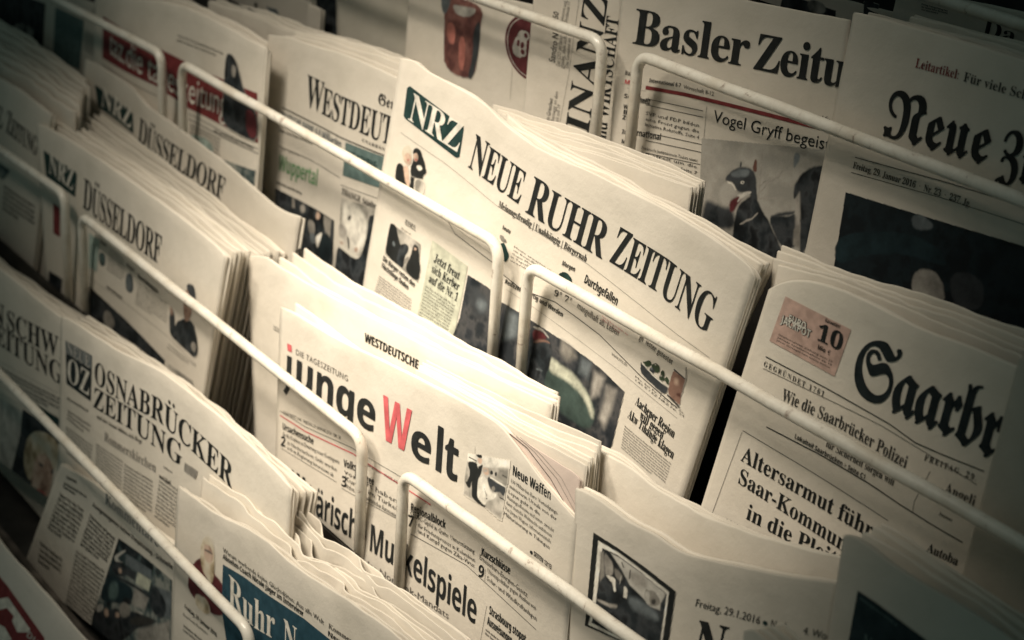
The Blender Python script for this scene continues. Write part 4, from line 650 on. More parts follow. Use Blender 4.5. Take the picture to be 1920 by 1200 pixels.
p.shapes('picture', [('charcoal~.4', 1, [(286.5, -63.0), (288.0, -63.1), (297.4, -63.9), (307.0, -64.2), (313.0, -64.3), (313.0, -67.3), (311.9, -69.5), (305.4, -70.1), (296.3, -69.9), (289.9, -69.2), (287.8, -67.0)]), ('white~.25', 0, [(287.1, -62.9), (288.6, -62.9), (300.8, -64.5), (312.4, -64.1), (312.3, -64.6), (300.6, -65.2), (288.2, -63.7)]), ('leaf~.3', 1, [(287.8, -62.1), (289.7, -60.9), (291.9, -58.7), (295.1, -58.7), (295.3, -61.4), (292.3, -63.2), (289.3, -63.1)]), ('leaf~.3', 1, [(294.7, -60.2), (296.5, -58.2), (298.9, -56.6), (301.8, -57.1), (303.0, -59.8), (301.8, -62.0), (298.0, -62.8)]), ('charcoal~.3', 1, [(294.3, -62.8), (296.5, -60.7), (299.2, -60.9), (299.6, -63.0), (296.4, -64.1)]), ('leaf~.3', 1, [(303.0, -59.8), (304.5, -57.4), (307.0, -57.7), (308.3, -60.0), (305.9, -61.8)]), ('leaf~.3', 1, [(302.8, -63.0), (304.7, -60.3), (308.0, -60.6), (309.0, -62.9), (305.3, -64.0)]), ('leaf~.3', 1, [(308.0, -60.6), (309.9, -59.0), (312.4, -60.1), (312.8, -63.3), (309.7, -63.3)]), ('steel~.5', 1, [(295.0, -62.1), (296.6, -61.0), (297.4, -61.6), (295.9, -62.9)]), ('mid~.4', 1, [(303.5, -61.7), (304.9, -60.6), (305.7, -61.2), (304.1, -62.5)]), ('mid~.4', 1, [(297.5, -58.2), (298.7, -57.3), (299.2, -57.9), (298.1, -58.9)]), ('bottle~.4', 1, [(311.9, -52.9), (315.5, -53.0), (319.5, -52.8), (322.7, -52.7), (323.1, -56.6), (323.0, -60.4), (323.7, -63.7), (325.3, -69.1), (319.0, -68.1), (313.3, -67.9), (312.4, -60.1)]), ('soft~.3', 0, [(313.3, -67.9), (319.0, -68.1), (325.3, -69.1), (325.1, -70.4), (313.2, -69.1)]), ('grey~.4', 0, [(320.1, -46.2), (321.0, -45.8), (323.8, -52.4), (323.6, -54.1), (324.0, -60.9), (323.3, -61.0), (322.8, -54.1)]), ('charcoal~.25', 0, [(311.8, -52.8), (312.8, -52.0), (320.2, -52.1), (322.6, -52.4), (322.6, -53.0), (319.6, -53.1), (312.5, -53.3)]), ('brown~.6', 1, [(319.7, -63.9), (323.0, -61.9), (323.7, -64.1), (320.7, -64.8)]), ('skin~1.5', 1, [(315.3, -56.1), (318.6, -55.6), (319.1, -59.0), (315.8, -59.6)])], label='bowl of green fruit beside a brown jug')
p.block([(285.2, -72.4), (330.0, -70.0), (330.4, -73.2), (286.0, -76.1)], 2, 'sans', 'grey', words='Mo. bis Fr. 1,60 € / Sa. 1,80 € / EZ NRZ Nr. 24')
p.text('headline', 'Aachener Region', 'serif', [(292.0, -88.1), (327.8, -88.2)], 5.64, 'black')
p.text('headline', 'will gegen', 'serif', [(298.5, -93.2), (320.2, -93.7)], 5.65, 'black')
p.text('headline', 'Akw Tihange klagen', 'serif', [(289.4, -98.6), (331.9, -99.5)], 5.70, 'black')
p.block([(289.0, -103.9), (332.1, -101.8), (332.1, -117.2), (291.7, -118.3)], 9, 'serif', 'soft')
copies('copies behind the wide-titled centre newspaper', 'folded newspaper, %s copy behind the green-logo centre paper', [((-0.0523, 0.0303, 0.0627), -2.73, [(0.0, 0.0), (32.9, -1.4), (66.3, -0.8), (98.2, 1.4), (128.5, 2.8), (157.4, 3.7), (184.7, 3.3), (210.6, 1.6), (235.4, 0.0)], -214.1), ((-0.0567, 0.035, 0.0636), -2.75, [(0.0, 0.0), (33.8, -2.2), (67.7, -1.8), (100.2, 0.1), (131.2, 1.0), (160.6, 1.9), (188.4, 2.1), (215.0, 0.8), (240.5, -0.0)], -215.0), ((-0.0634, 0.0397, 0.0635), -2.5, [(0.0, 0.0), (34.6, -2.4), (69.1, -2.0), (102.3, -0.4), (133.9, 0.1), (163.8, 0.9), (192.5, 0.6), (219.8, 0.2), (246.0, 0.0)], -214.9)], 0.0, 0.22, 6, 0.0023, 21)
p = Paper('newspaper with a shadowed blackletter title and a pink lottery coupon', 'newspapers on display in the rack', (0.1964, 0.0237, 0.045), 6, -0.72, [(0.0, 0.0), (7.0, 6.2), (17.2, 11.3), (32.5, 15.3), (58.6, 18.0), (94.0, 16.3), (125.7, 19.8), (152.0, 21.7), (161.0, 21.9)], 0.108, -0.015, -196.1, seed=18, amp=0.0012, leaves=2, th=0.006)
p.shapes('coupon', [('pink', 0, [(12.3, 0.3), (57.5, -0.0), (54.2, -26.8), (8.3, -26.2)])])
p.text('coupon_lettering', 'EURO', 'sansb', [(17.5, -11.4), (30.1, -11.2)], 3.86, 'black', bold=0.45, lift=0.0004)
p.text('coupon_lettering', 'JACKPOT', 'sansb', [(13.3, -13.8), (33.9, -14.3)], 4.27, 'black', bold=0.45, lift=0.0004)
p.text('coupon_lettering', 'EURO', 'sansb', [(17.5, -11.4), (30.1, -11.2)], 3.86, 'white', lift=0.0007)
p.text('coupon_lettering', 'JACKPOT', 'sansb', [(13.3, -13.8), (33.9, -14.3)], 4.27, 'white', lift=0.0007)
p.rule([(17.7, -12.0), (30.3, -11.8)], 0.4, 'black')
p.rule([(13.3, -14.8), (34.1, -15.2)], 0.5, 'black')
p.text('coupon_lettering', '10', 'serif', [(37.3, -13.1), (54.7, -12.7)], 8.76, 'black', lift=0.0006)
p.text('coupon_lettering', '10', 'serif', [(37.7, -13.1), (55.0, -12.7)], 8.76, 'black', lift=0.0007)
p.text('coupon_lettering', 'Mio. €', 'sansb', [(39.9, -17.6), (48.7, -17.6)], 2.48, 'black', lift=0.0006)
p.text('coupon_lettering', 'Garantiert', 'sansb', [(40.7, -2.3), (50.9, -2.0)], 1.88, 'black', lift=0.0006)
p.block([(13.4, -19.7), (51.7, -19.3), (50.8, -24.6), (12.9, -24.7)], 3, 'sansb', 'soft', words='Gewinnzahlen: Ziehung vom 22. Januar Spielteilnahme ab 18 Jahren. Glücksspiel kann süchtig machen.')
p.rule([(8.1, -35.3), (50.1, -34.7), (94.0, -35.3), (110.6, -37.1), (125.8, -35.6), (152.7, -31.9)], 0.55, 'black')
p.rule([(8.0, -42.0), (51.7, -39.9), (87.8, -38.2), (111.1, -38.8), (150.9, -39.7)], 0.3, 'soft')
p.text('index_text', 'GEGRÜNDET 1761', 'serif', [(7.9, -40.6), (50.6, -39.6)], 2.78, 'soft', track=0.22)
p.text('index_text', 'FREITAG, 29.', 'serif', [(118.3, -42.8), (150.0, -38.3)], 2.94, 'soft', track=0.18)
p.text('masthead', 'Saarbr', 'frak', [(63.9, -29.1), (87.3, -28.8), (113.1, -27.0), (129.2, -25.4), (157.0, -24.3)], 30.73, 'navy', track=-0.03, bold=0.5)
p.text('headline', 'Wie die Saarbrücker Polizei', 'serif', [(24.6, -52.8), (65.0, -50.7), (109.5, -52.0)], 6.55, 'soft')
p.text('headline', 'für Sicherheit sorgen will', 'serif', [(58.9, -63.7), (105.0, -63.4)], 3.91, 'soft')
p.text('index_text', 'Lokalteil Saarbrücken > Seite C1', 'sansb', [(38.3, -68.5), (87.6, -68.6)], 2.59, 'black')
p.rule([(18.7, -71.1), (55.6, -69.4), (90.2, -69.3), (111.8, -70.3), (132.3, -70.4), (151.9, -69.7)], 0.6, 'black')
p.rule([(3.5, -80.3), (51.2, -80.4), (107.1, -81.5)], 0.35, 'soft')
p.rule([(3.2, -81.5), (-5.4, -135.3)], 0.25, 'soft')
p.rule([(123.6, -46.1), (119.2, -64.6), (119.8, -70.1)], 0.25, 'soft')
p.text('headline', 'Altersarmut führt', 'serif', [(6.5, -96.6), (104.3, -95.4)], 8.93, 'black')
p.text('headline', 'Saar-Kommunen', 'serif', [(7.4, -109.4), (99.3, -110.7)], 9.02, 'black')
p.text('headline', 'in die Pleite', 'serif', [(18.3, -125.8), (88.8, -120.6)], 9.06, 'black')
p.text('headline', 'Hilfe', 'sans', [(5.3, -135.8), (17.3, -134.5)], 3.43, 'soft')
p.text('headline', 'Angeli', 'serif', [(134.4, -52.1), (152.7, -50.4)], 5.48, 'soft')
p.text('headline', 'Autoba', 'serif', [(133.5, -84.3), (152.5, -82.0)], 4.70, 'black')
p.block([(134.1, -61.8), (151.0, -60.2), (151.9, -63.0), (134.9, -64.3)], 1, 'serif', 'soft')
copies('copies behind the blackletter newspaper with the pink coupon', 'folded newspaper, %s copy behind the paper with the pink coupon', [((0.1871, 0.037, 0.0522), 4.36, [(0.0, 0.0), (22.7, 2.5), (44.2, 3.6), (65.1, 2.9), (84.8, 2.9), (104.1, 1.3), (122.6, 0.7), (140.6, 0.3), (158.1, 0.0)], -203.9), ((0.1817, 0.0416, 0.0537), 4.47, [(0.0, 0.0), (22.9, 1.0), (44.6, 1.5), (65.6, 1.5), (85.8, 1.5), (105.2, 1.2), (124.0, 0.7), (142.3, 0.2), (159.9, 0.0)], -205.4), ((0.1776, 0.0463, 0.0548), 4.68, [(0.0, 0.0), (22.8, 0.9), (44.7, -0.2), (66.0, -0.3), (86.5, 0.6), (106.3, 0.7), (125.5, -0.3), (143.6, 0.3), (161.4, 0.0)], -206.7), ((0.1761, 0.0509, 0.056), 4.76, [(0.0, 0.0), (22.7, 0.4), (44.6, -1.4), (66.0, -0.9), (86.7, 0.3), (106.7, 1.4), (126.0, 0.7), (144.4, 0.7), (162.3, 0.0)], -207.9)], 0, 0, 6, 0.0022, 23, edge=0.0011, amp=0.0016)
p = Paper('plain dim folded newspaper at the right border beside the paper with pink coupon', 'newspapers on display in the rack', (0.3545, 0.0205, 0.0712), 6, 3.08, [(0.0, 0.0), (8.8, -0.4), (38.6, -0.1), (73.6, -0.3)], 0.045, 0.000, -222.7, seed=44, paper='paper_old')
p = Paper('blurred newspaper with a small capitals serif title at the left edge of the middle row', 'newspapers on display in the rack', (-0.9154, -0.062, -0.083), 6, 0.11, [(0.0, 0.0), (235.7, 14.6), (285.1, 18.2), (329.2, 15.4), (352.2, 15.6)], 0.000, 0.142, -182.7, seed=20, amp=0.002)
p.text('masthead', 'Allgemeine', 'serif', [(13.8, -43.2), (244.1, -29.1)], 22.55, 'black', small=0.85)
p.text('masthead', 'Zeitung', 'serif', [(254.3, -28.5), (327.8, -28.6)], 20.39, 'black', small=0.8)
p.block([(194.0, -2.2), (262.8, -1.4), (263.4, -6.1), (194.6, -7.0)], 1, 'sansb', 'steel')
p.rule([(207.5, -45.1), (272.1, -44.1), (330.7, -41.5)], 2.0, 'steel')
p.shapes('colour_panel', [('steel', 1, [(216.5, -45.8), (280.3, -43.3), (279.1, -50.2), (217.5, -55.5)])])
p.shapes('picture', [('ph_teal', 0, [(218.3, -62.0), (269.7, -59.6), (254.3, -72.7), (220.2, -80.0)])])
p.block([(254.7, -75.9), (328.6, -71.8), (331.6, -95.2), (253.3, -101.5)], 5, 'sansb', 'grey')
copies('pile behind the blurred serif-titled paper on the left', 'blurred folded newspaper, %s copy of the pile on the far left middle tier', [((-0.953, -0.0495, -0.0808), 2.67, [(0.0, 0.0), (62.4, 0.3), (121.5, 2.3), (177.6, 4.5), (230.4, 6.9), (278.4, 5.9), (323.6, 4.7), (366.2, 2.0), (406.6, 0.0)], -185.0), ((-0.9533, -0.043, -0.0785), 2.77, [(0.0, 0.0), (61.9, 2.5), (120.5, 5.1), (176.2, 6.5), (228.4, 7.6), (275.8, 6.9), (320.7, 5.4), (362.8, 2.1), (402.9, 0.0)], -187.4), ((-0.971, -0.0363, -0.0749), 2.39, [(0.0, 0.0), (62.3, 2.3), (121.4, 4.7), (177.4, 7.5), (229.5, 8.7), (277.3, 5.7), (322.3, 4.9), (364.6, 1.6), (404.8, 0.0)], -191.0), ((-0.9788, -0.0298, -0.0727), 2.05, [(0.0, 0.0), (62.3, 2.0), (121.3, 3.7), (177.4, 6.4), (229.2, 6.2), (276.6, 6.2), (321.5, 4.5), (363.5, 2.5), (403.7, -0.0)], -193.2), ((-0.9937, -0.0232, -0.0694), 1.78, [(0.0, 0.0), (62.5, 2.7), (121.8, 5.7), (178.2, 6.6), (229.7, 9.0), (277.3, 6.8), (322.3, 4.7), (364.4, 2.0), (404.7, 0.0)], -196.4), ((-0.9904, -0.0167, -0.0675), 1.72, [(0.0, 0.0), (61.8, 3.7), (120.6, 6.3), (176.4, 8.7), (227.2, 9.4), (274.2, 7.3), (318.7, 4.8), (360.2, 2.1), (400.1, 0.0)], -198.4), ((-1.0153, -0.0101, -0.0643), 1.17, [(0.0, 0.0), (62.7, 2.2), (122.2, 5.2), (178.8, 7.7), (229.8, 8.9), (277.3, 6.6), (322.1, 5.1), (364.0, 2.4), (404.3, -0.0)], -201.5)], 0, 0, 6, 0.0031, 26, edge=0.001)
p = Paper('newspaper standing taller behind a thick pile, green logo and serif capitals half hidden', 'newspapers on display in the rack', (-0.6284, -0.0018, -0.0431), 6, -3.35, [(0.0, 0.0), (23.2, 2.9), (88.9, 5.5), (117.6, 2.7), (131.7, 1.4), (184.7, 2.8), (235.5, 1.8), (306.8, 1.2), (354.8, -1.3), (384.8, 5.8)], 0.000, 0.000, -223.2, seed=21, amp=0.0016)
p.shapes('logo_box', [('logo_green', 0, [(23.3, -15.6), (102.3, -15.0), (107.0, -31.0), (38.4, -32.7), (32.5, -31.9)])])
p.text('logo_lettering', 'NRZ', 'serif', [(37.6, -29.3), (101.8, -28.5)], 16.94, 'white', lift=0.0006)
p.text('masthead', 'Düsseldorf', 'serif', [(117.0, -33.3), (270.1, -27.5)], 20.37, 'black', small=0.9, track=-0.03)
copies('thick pile behind the front paper with green logo on the left', 'folded newspaper, %s copy in the thick open-ended pile behind the left green-logo paper', [((-0.5857, -0.056, -0.0792), -0.07, [(0.0, 0.0), (51.3, 0.4), (99.6, 3.0), (145.9, 3.6), (189.6, 4.7), (231.3, 5.5), (270.1, 4.7), (305.0, 2.8), (338.7, 0.0)], -186.5), ((-0.5831, -0.0512, -0.0776), -0.22, [(0.0, 0.0), (50.7, 1.0), (98.8, 3.0), (144.7, 3.9), (188.2, 3.9), (229.5, 5.0), (268.1, 4.4), (303.2, 1.6), (336.9, 0.0)], -188.1), ((-0.5877, -0.0467, -0.0788), -0.53, [(0.0, 0.0), (50.7, 1.0), (99.0, 2.1), (144.8, 3.5), (188.2, 4.0), (229.6, 4.6), (268.3, 3.9), (303.7, 1.6), (337.7, 0.0)], -186.9), ((-0.5857, -0.042, -0.0782), -0.62, [(0.0, 0.0), (50.3, 1.2), (98.1, 2.7), (143.8, 3.2), (186.9, 3.6), (227.8, 4.8), (266.5, 3.6), (302.0, 1.8), (336.1, -0.0)], -187.5), ((-0.5883, -0.0378, -0.0821), -0.79, [(0.0, 0.0), (50.2, 1.3), (98.0, 2.6), (143.6, 3.6), (186.7, 3.5), (227.7, 4.1), (266.3, 3.7), (302.1, 1.8), (336.5, -0.0)], -183.6), ((-0.5879, -0.0331, -0.0815), -0.95, [(0.0, 0.0), (49.9, 1.3), (97.6, 1.9), (143.0, 2.8), (185.6, 3.4), (226.5, 3.5), (265.1, 3.0), (301.2, 0.4), (335.5, -0.0)], -184.2), ((-0.5869, -0.0284, -0.081), -1.16, [(0.0, 0.0), (49.7, 0.8), (97.0, 1.8), (142.2, 2.8), (184.7, 3.0), (225.3, 3.2), (263.7, 2.8), (299.8, 1.2), (334.4, 0.0)], -184.7), ((-0.5851, -0.0235, -0.0785), -1.47, [(0.0, 0.0), (49.3, 1.0), (96.4, 1.4), (141.2, 2.7), (183.5, 2.7), (223.8, 3.0), (262.2, 2.4), (298.4, 1.0), (333.1, 0.0)], -187.3), ((-0.5899, -0.0192, -0.0817), -1.53, [(0.0, 0.0), (49.4, 0.8), (96.5, 1.3), (141.3, 2.9), (183.7, 1.9), (224.0, 2.5), (262.6, 1.5), (298.8, 1.2), (333.9, -0.0)], -184.0), ((-0.5881, -0.0144, -0.0802), -1.57, [(0.0, 0.0), (49.1, 0.2), (95.7, 1.7), (140.4, 2.4), (182.3, 2.2), (222.5, 1.9), (260.9, 1.0), (297.3, 0.5), (332.4, 0.0)], -185.5), ((-0.5845, -0.0097, -0.0796), -1.93, [(0.0, 0.0), (48.6, 1.2), (95.0, 1.7), (139.5, 1.7), (181.1, 1.6), (220.9, 1.5), (259.2, 0.6), (295.7, 0.3), (330.8, 0.0)], -186.2)], 0, 0.14, 6, 0.0023, 77, edge=0.0007, amp=0.0008)
p = Paper('left newspaper with a small green letter logo and condensed serif capitals over a policeman', 'newspapers on display in the rack', (-0.5824, -0.0657, -0.0802), 6, 0.77, [(0.0, 0.0), (15.1, 3.3), (153.7, 5.6), (254.3, 4.0), (317.6, 1.4), (340.4, -1.5), (344.0, -2.3)], -0.250, 0.136, -185.5, seed=22, amp=0.0012)
p.shapes('logo_box', [('logo_green', 0, [(17.7, -18.3), (82.8, -18.1), (84.8, -20.1), (83.7, -39.1), (29.8, -39.3), (24.6, -38.1)])])
p.text('logo_lettering', 'NRZ', 'serif', [(30.2, -33.7), (80.3, -35.1)], 16.76, 'white', lift=0.0006)
p.rule([(53.7, -34.7), (79.7, -36.3)], 0.8, 'white')
p.text('masthead', 'Düsseldorf', 'serif', [(99.3, -42.8), (243.7, -42.8)], 24.94, 'black', small=0.9, track=-0.03)
p.shapes('weather_icon', [('teal', 1, [(137.1, -68.2), (147.1, -66.4), (150.1, -75.1), (142.1, -79.4), (136.4, -75.3)])])
p.shapes('weather_icon', [('steel', 1, [(187.7, -69.5), (196.9, -65.5), (201.1, -72.1), (200.8, -81.0), (191.3, -83.0), (187.4, -78.5)])])
p.block([(156.2, -58.1), (182.7, -58.0), (185.5, -76.9), (152.3, -78.8)], 7, 'sans', 'mid')
p.block([(208.5, -68.0), (259.7, -67.0), (262.7, -85.9), (206.7, -87.8)], 8, 'sans', 'mid')
p.text('headline', 'Neuer Rettungsplan', 'sansb', [(208.1, -65.3), (243.7, -66.3)], 3.78, 'black')
p.text('index_text', 'Heute', 'sansb', [(137.8, -60.5), (149.7, -60.3)], 3.00, 'black')
p.text('index_text', 'Morgen', 'sansb', [(187.4, -63.0), (201.4, -63.2)], 2.93, 'black')
p.shapes('colour_panel', [('mint', 0, [(115.0, -59.7), (135.8, -58.9), (134.4, -86.6), (118.8, -87.4)])])
p.rule([(119.9, -96.2), (187.9, -93.1), (263.7, -92.7), (314.4, -95.7)], 0.25, 'grey')
p.block([(153.8, -89.6), (187.3, -88.9), (187.9, -93.1), (154.5, -93.9)], 1, 'sansb', 'soft')
p.shapes('picture', [('ph_dark', 0, [(122.6, -103.0), (189.8, -105.9), (263.9, -112.6), (261.9, -119.5), (211.5, -120.1), (126.0, -128.1)]), ('grey', 1, [(153.5, -111.8), (166.9, -109.9), (175.0, -119.0), (162.5, -126.8), (151.5, -121.7)])], label='dark picture of a face')
p.shapes('picture', [('ph_dark', 1, [(277.6, -76.0), (286.9, -69.7), (302.1, -65.4), (310.6, -73.4), (315.8, -83.9), (312.4, -92.6), (293.3, -91.3), (272.5, -90.8), (266.0, -87.5), (264.8, -70.8), (267.2, -67.1), (274.1, -73.0), (275.4, -81.1)]), ('ph_skin', 1, [(285.9, -46.3), (294.6, -46.0), (299.9, -52.3), (300.3, -63.3), (293.0, -71.6), (286.2, -65.7)]), ('charcoal', 1, [(288.2, -42.7), (294.9, -39.3), (302.1, -39.8), (305.3, -50.4), (298.2, -50.2), (289.4, -46.4)]), ('grey', 1, [(303.4, -81.7), (311.7, -79.9), (311.7, -88.3), (304.3, -87.0)]), ('ph_skin', 1, [(263.7, -69.8), (267.2, -67.1), (270.9, -71.4), (268.5, -75.1)])], label='policeman raising his hands')
p.block([(267.5, -97.0), (314.4, -95.7), (313.7, -100.2), (265.3, -102.2)], 2, 'sans', 'grey')
p.shapes('picture', [('ph_pale', 0, [(265.5, -113.0), (311.0, -109.8), (314.8, -115.4), (303.2, -115.8), (267.4, -115.8)]), ('grey', 1, [(293.7, -111.1), (305.3, -110.7), (311.9, -115.2), (300.5, -117.0)])])
p.shapes('colour_panel', [('darkred', 0, [(41.5, -57.1), (54.8, -57.6), (57.9, -82.4), (44.6, -82.8)])], label='narrow red stripe')
p.shapes('picture', [('ph_dark', 0, [(39.3, -118.1), (67.7, -116.2), (66.1, -132.7), (39.4, -134.3)])])
copies('pile behind the sans-titled paper in the front centre', 'folded newspaper, %s sheet behind the left-spined paper with the short black sans title', [((-0.23, -0.0285, -0.0814), 4.54, [(0.0, 0.0), (44.5, -5.0), (89.3, -5.7), (133.0, -5.5), (174.3, -4.7), (213.5, -3.9), (250.8, -2.5), (286.2, -1.6), (319.7, -0.0)], -184.9), ((-0.2216, -0.0226, -0.0759), 3.63, [(0.0, 0.0), (42.7, -4.4), (85.6, -4.9), (127.0, -3.8), (166.5, -3.7), (203.9, -2.6), (239.6, -1.8), (273.5, -0.8), (305.8, -0.0)], -190.2), ((-0.2156, -0.0169, -0.0719), 2.73, [(0.0, 0.0), (41.0, -3.6), (82.1, -3.4), (121.6, -2.9), (159.3, -2.5), (195.2, -2.1), (229.3, -1.5), (261.8, -0.6), (292.9, -0.0)], -194.0)], 0, 0, 6, 0.0027, 31, edge=0.0008)
p = Paper('pale newspaper with a short bold sans title peeping out behind a paler big-lettered paper', 'newspapers on display in the rack', (-0.2534, -0.0404, -0.0866), 6, 5.08, [(0.0, 0.0), (18.8, 4.6), (26.8, 5.8), (64.0, 2.5), (118.8, 1.0), (165.2, 1.5), (226.0, -0.3), (303.8, 3.8), (355.1, 5.2)], -0.179, 0.000, -179.8, seed=23, amp=0.0014)
p.text('masthead', 'WESTDEUTSCHE', 'sansb', [(159.0, -16.9), (220.9, -16.8)], 5.82, 'black', bold=0.2)
p.text('masthead', 'ALLGEMEINE', 'sansb', [(224.2, -16.8), (271.6, -16.9)], 5.59, 'black', bold=0.2)
p.block([(42.5, -39.5), (63.7, -40.1), (64.1, -44.0), (42.9, -43.5)], 2, 'sansb', 'black')
copies('pile behind the big-lettered front paper', 'folded newspaper, %s copy behind the big-lettered paper with one red letter', [((-0.0099, -0.0569, -0.0707), 4.42, [(0.0, 0.0), (23.6, 0.8), (46.2, 0.9), (67.7, 0.7), (87.9, -0.3), (108.2, -1.3), (128.0, -0.9), (147.3, -0.2), (166.1, 0.0)], -195.6), ((-0.0121, -0.0541, -0.0713), 4.93, [(0.0, 0.0), (23.5, 0.5), (46.1, 0.6), (67.8, 0.3), (88.4, -0.5), (108.6, -0.9), (128.6, -0.6), (148.1, -0.1), (167.0, 0.0)], -195.2), ((-0.0141, -0.0514, -0.0717), 5.44, [(0.0, 0.0), (23.5, -0.0), (46.1, -0.2), (68.0, -0.4), (88.8, -1.0), (109.2, -1.2), (129.2, -1.0), (148.9, -0.8), (167.8, -0.0)], -194.9), ((-0.0165, -0.0486, -0.0721), 6.13, [(0.0, 0.0), (23.4, -0.6), (46.0, -0.6), (68.1, -0.7), (89.2, -1.2), (109.8, -1.8), (129.8, -1.5), (149.5, -0.6), (168.6, 0.0)], -194.7), ((-0.0187, -0.0457, -0.0718), 6.69, [(0.0, 0.0), (23.3, -1.2), (45.9, -1.4), (68.2, -1.2), (89.6, -1.2), (110.3, -1.7), (130.4, -1.8), (150.2, -0.8), (169.4, 0.0)], -195.3), ((-0.0191, -0.0428, -0.0708), 7.21, [(0.0, 0.0), (23.1, -0.9), (45.7, -1.9), (68.1, -1.7), (89.7, -1.3), (110.5, -1.6), (130.6, -1.7), (150.5, -0.8), (169.8, 0.0)], -196.5)], 0, 0, 6, 0.0014, 32, edge=0.0006, amp=0.0008)
p = Paper('newspaper edge rising just behind the big-lettered front paper', 'newspapers on display in the rack', (-0.1499, -0.0612, -0.0801), 6, 4.74, [(0.0, 0.0), (23.4, -0.9), (59.2, -5.1), (84.3, -6.9), (114.8, -6.7), (194.8, -4.2)], 0.000, 0.000, -186.2, seed=24, amp=0.0008)
p = Paper('front newspaper with huge rounded black title letters and one red letter', 'newspapers on display in the rack', (-0.1581, -0.0672, -0.0848), 6, 6.99, [(0.0, 0.0), (17.4, 0.2), (41.7, -1.2), (74.5, -3.3), (110.0, -2.9), (152.0, -2.7), (191.6, -3.5), (229.1, -4.8), (247.2, -6.5), (258.3, -11.3), (272.9, -17.6), (294.3, -27.9), (321.8, -38.1)], -0.005, -0.001, -182.2, seed=25, amp=0.0009, th=0.005, leaves=3)
p.shapes('red_square', [('red', 0, [(11.6, -21.9), (17.4, -22.0), (18.1, -26.6), (12.5, -26.8)])])
p.text('index_text', 'DIE TAGESZEITUNG', 'sans', [(23.1, -26.6), (57.4, -26.4), (89.4, -26.6)], 3.86, 'mid', track=0.06)
p.shapes('masthead', [('black', 0, [(12.2, -30.0), (18.4, -30.0), (18.2, -48.6), (16.4, -53.8), (12.8, -57.8), (8.7, -56.0), (12.0, -52.3)])])
p.text('masthead', 'unge', 'sansb', [(22.7, -48.1), (123.9, -50.8)], 24.41, 'black', bold=0.45)
p.text('masthead', 'W', 'sansb', [(130.3, -51.0), (161.4, -51.8)], 27.64, 'red', bold=0.35)
p.text('masthead', 'e', 'sansb', [(161.5, -52.0), (184.7, -52.5)], 23.00, 'black', bold=0.45)
p.text('masthead', 'lt', 'sansb', [(187.0, -52.7), (211.9, -53.4)], 26.14, 'black', bold=0.45)
p.rule([(5.2, -71.2), (39.7, -72.0), (97.2, -68.0), (116.3, -68.4), (156.9, -69.0)], 0.3, 'soft')
p.rule([(5.4, -74.3), (39.9, -75.1), (99.7, -71.4), (116.7, -72.4), (151.4, -74.1), (186.5, -76.0)], 0.8, 'red')
p.block([(9.9, -69.2), (85.0, -64.1), (84.2, -67.3), (8.9, -72.6)], 1, 'sans', 'soft', words='GEGRÜNDET 1947 · FREITAG, 29. JANUAR 2016 · NR. 24')
p.text('headline', 'Ursachensuche', 'sansb', [(9.3, -82.9), (51.4, -80.7)], 4.56, 'black')
p.block([(9.4, -84.5), (84.3, -80.6), (84.6, -84.1), (9.7, -88.2)], 1, 'sans', 'soft', words='Große Koalition in Erwartung neuer Kontingente', fill=0.8)
p.block([(17.4, -88.4), (84.7, -85.3), (78.0, -95.4), (16.8, -95.5)], 2, 'sans', 'soft', words='in Niedersachsen: Links werden sich in Regierung Interviews ab', fill=0.75)
p.text('headline', '2', 'sansb', [(7.8, -95.2), (14.5, -94.3)], 7.01, 'black')
p.rule([(8.4, -96.9), (82.5, -96.4)], 0.3, 'soft')
p.block([(116.6, -71.8), (157.2, -72.4), (157.5, -75.1), (116.9, -74.7)], 1, 'sans', 'soft', words='50 EURO · PVST A5001')
p.text('headline', 'Volks', 'sansb', [(89.6, -83.3), (104.9, -81.6)], 5.07, 'black')
p.text('headline', 'komitee', 'sansb', [(103.3, -87.0), (125.7, -83.9)], 4.80, 'black')
p.text('headline', '3', 'sansb', [(88.0, -96.9), (94.7, -96.1)], 7.05, 'black')
p.block([(90.1, -84.1), (152.4, -83.3), (151.8, -97.5), (93.4, -96.9)], 3, 'sans', 'soft', words='vor Ort haben Kurden im Türkei streben nach demokratischer Autonomie', fill=0.72)
p.rule([(89.2, -98.4), (151.8, -96.9)], 0.3, 'soft')
p.text('headline', 'Regionalblock', 'sansb', [(166.1, -86.6), (202.9, -85.4)], 5.07, 'black')
p.block([(165.6, -86.8), (232.6, -87.4), (233.0, -90.8), (165.9, -90.3)], 1, 'sans', 'soft', words='CELAC-Gipfel in Quito: Unterstützung', fill=0.85)
p.block([(175.2, -91.4), (234.4, -92.2), (233.9, -99.1), (175.1, -98.4)], 2, 'sans', 'soft', words='für Friedensprozess in Kolumbien und Kampf gegen Zika-Virus', fill=0.75)
p.text('headline', '7', 'sansb', [(164.1, -97.1), (170.5, -96.4)], 7.19, 'black')
p.rule([(172.5, -91.3), (172.2, -99.4)], 0.25, 'soft')
p.rule([(167.7, -101.3), (226.0, -99.9), (295.6, -111.6)], 0.35, 'soft')
p.text('headline', 'Kurzschlüsse', 'sansb', [(239.4, -88.2), (268.1, -89.4)], 4.83, 'black')
p.block([(238.0, -88.1), (285.9, -93.0), (286.0, -97.3), (238.0, -92.0)], 1, 'sans', 'soft', words='Erneuerbare-Energien-Gesetz:', fill=0.8)
p.block([(246.7, -92.5), (292.8, -96.1), (295.9, -107.7), (246.6, -101.9)], 2, 'sans', 'soft', words='Unionspolitiker gegen Ausbau von Solar- und Windkraftanlagen', fill=0.6)
p.text('headline', '9', 'sansb', [(237.8, -102.0), (243.8, -101.0)], 7.30, 'black')
p.rule([(244.5, -95.0), (244.7, -102.6)], 0.25, 'soft')
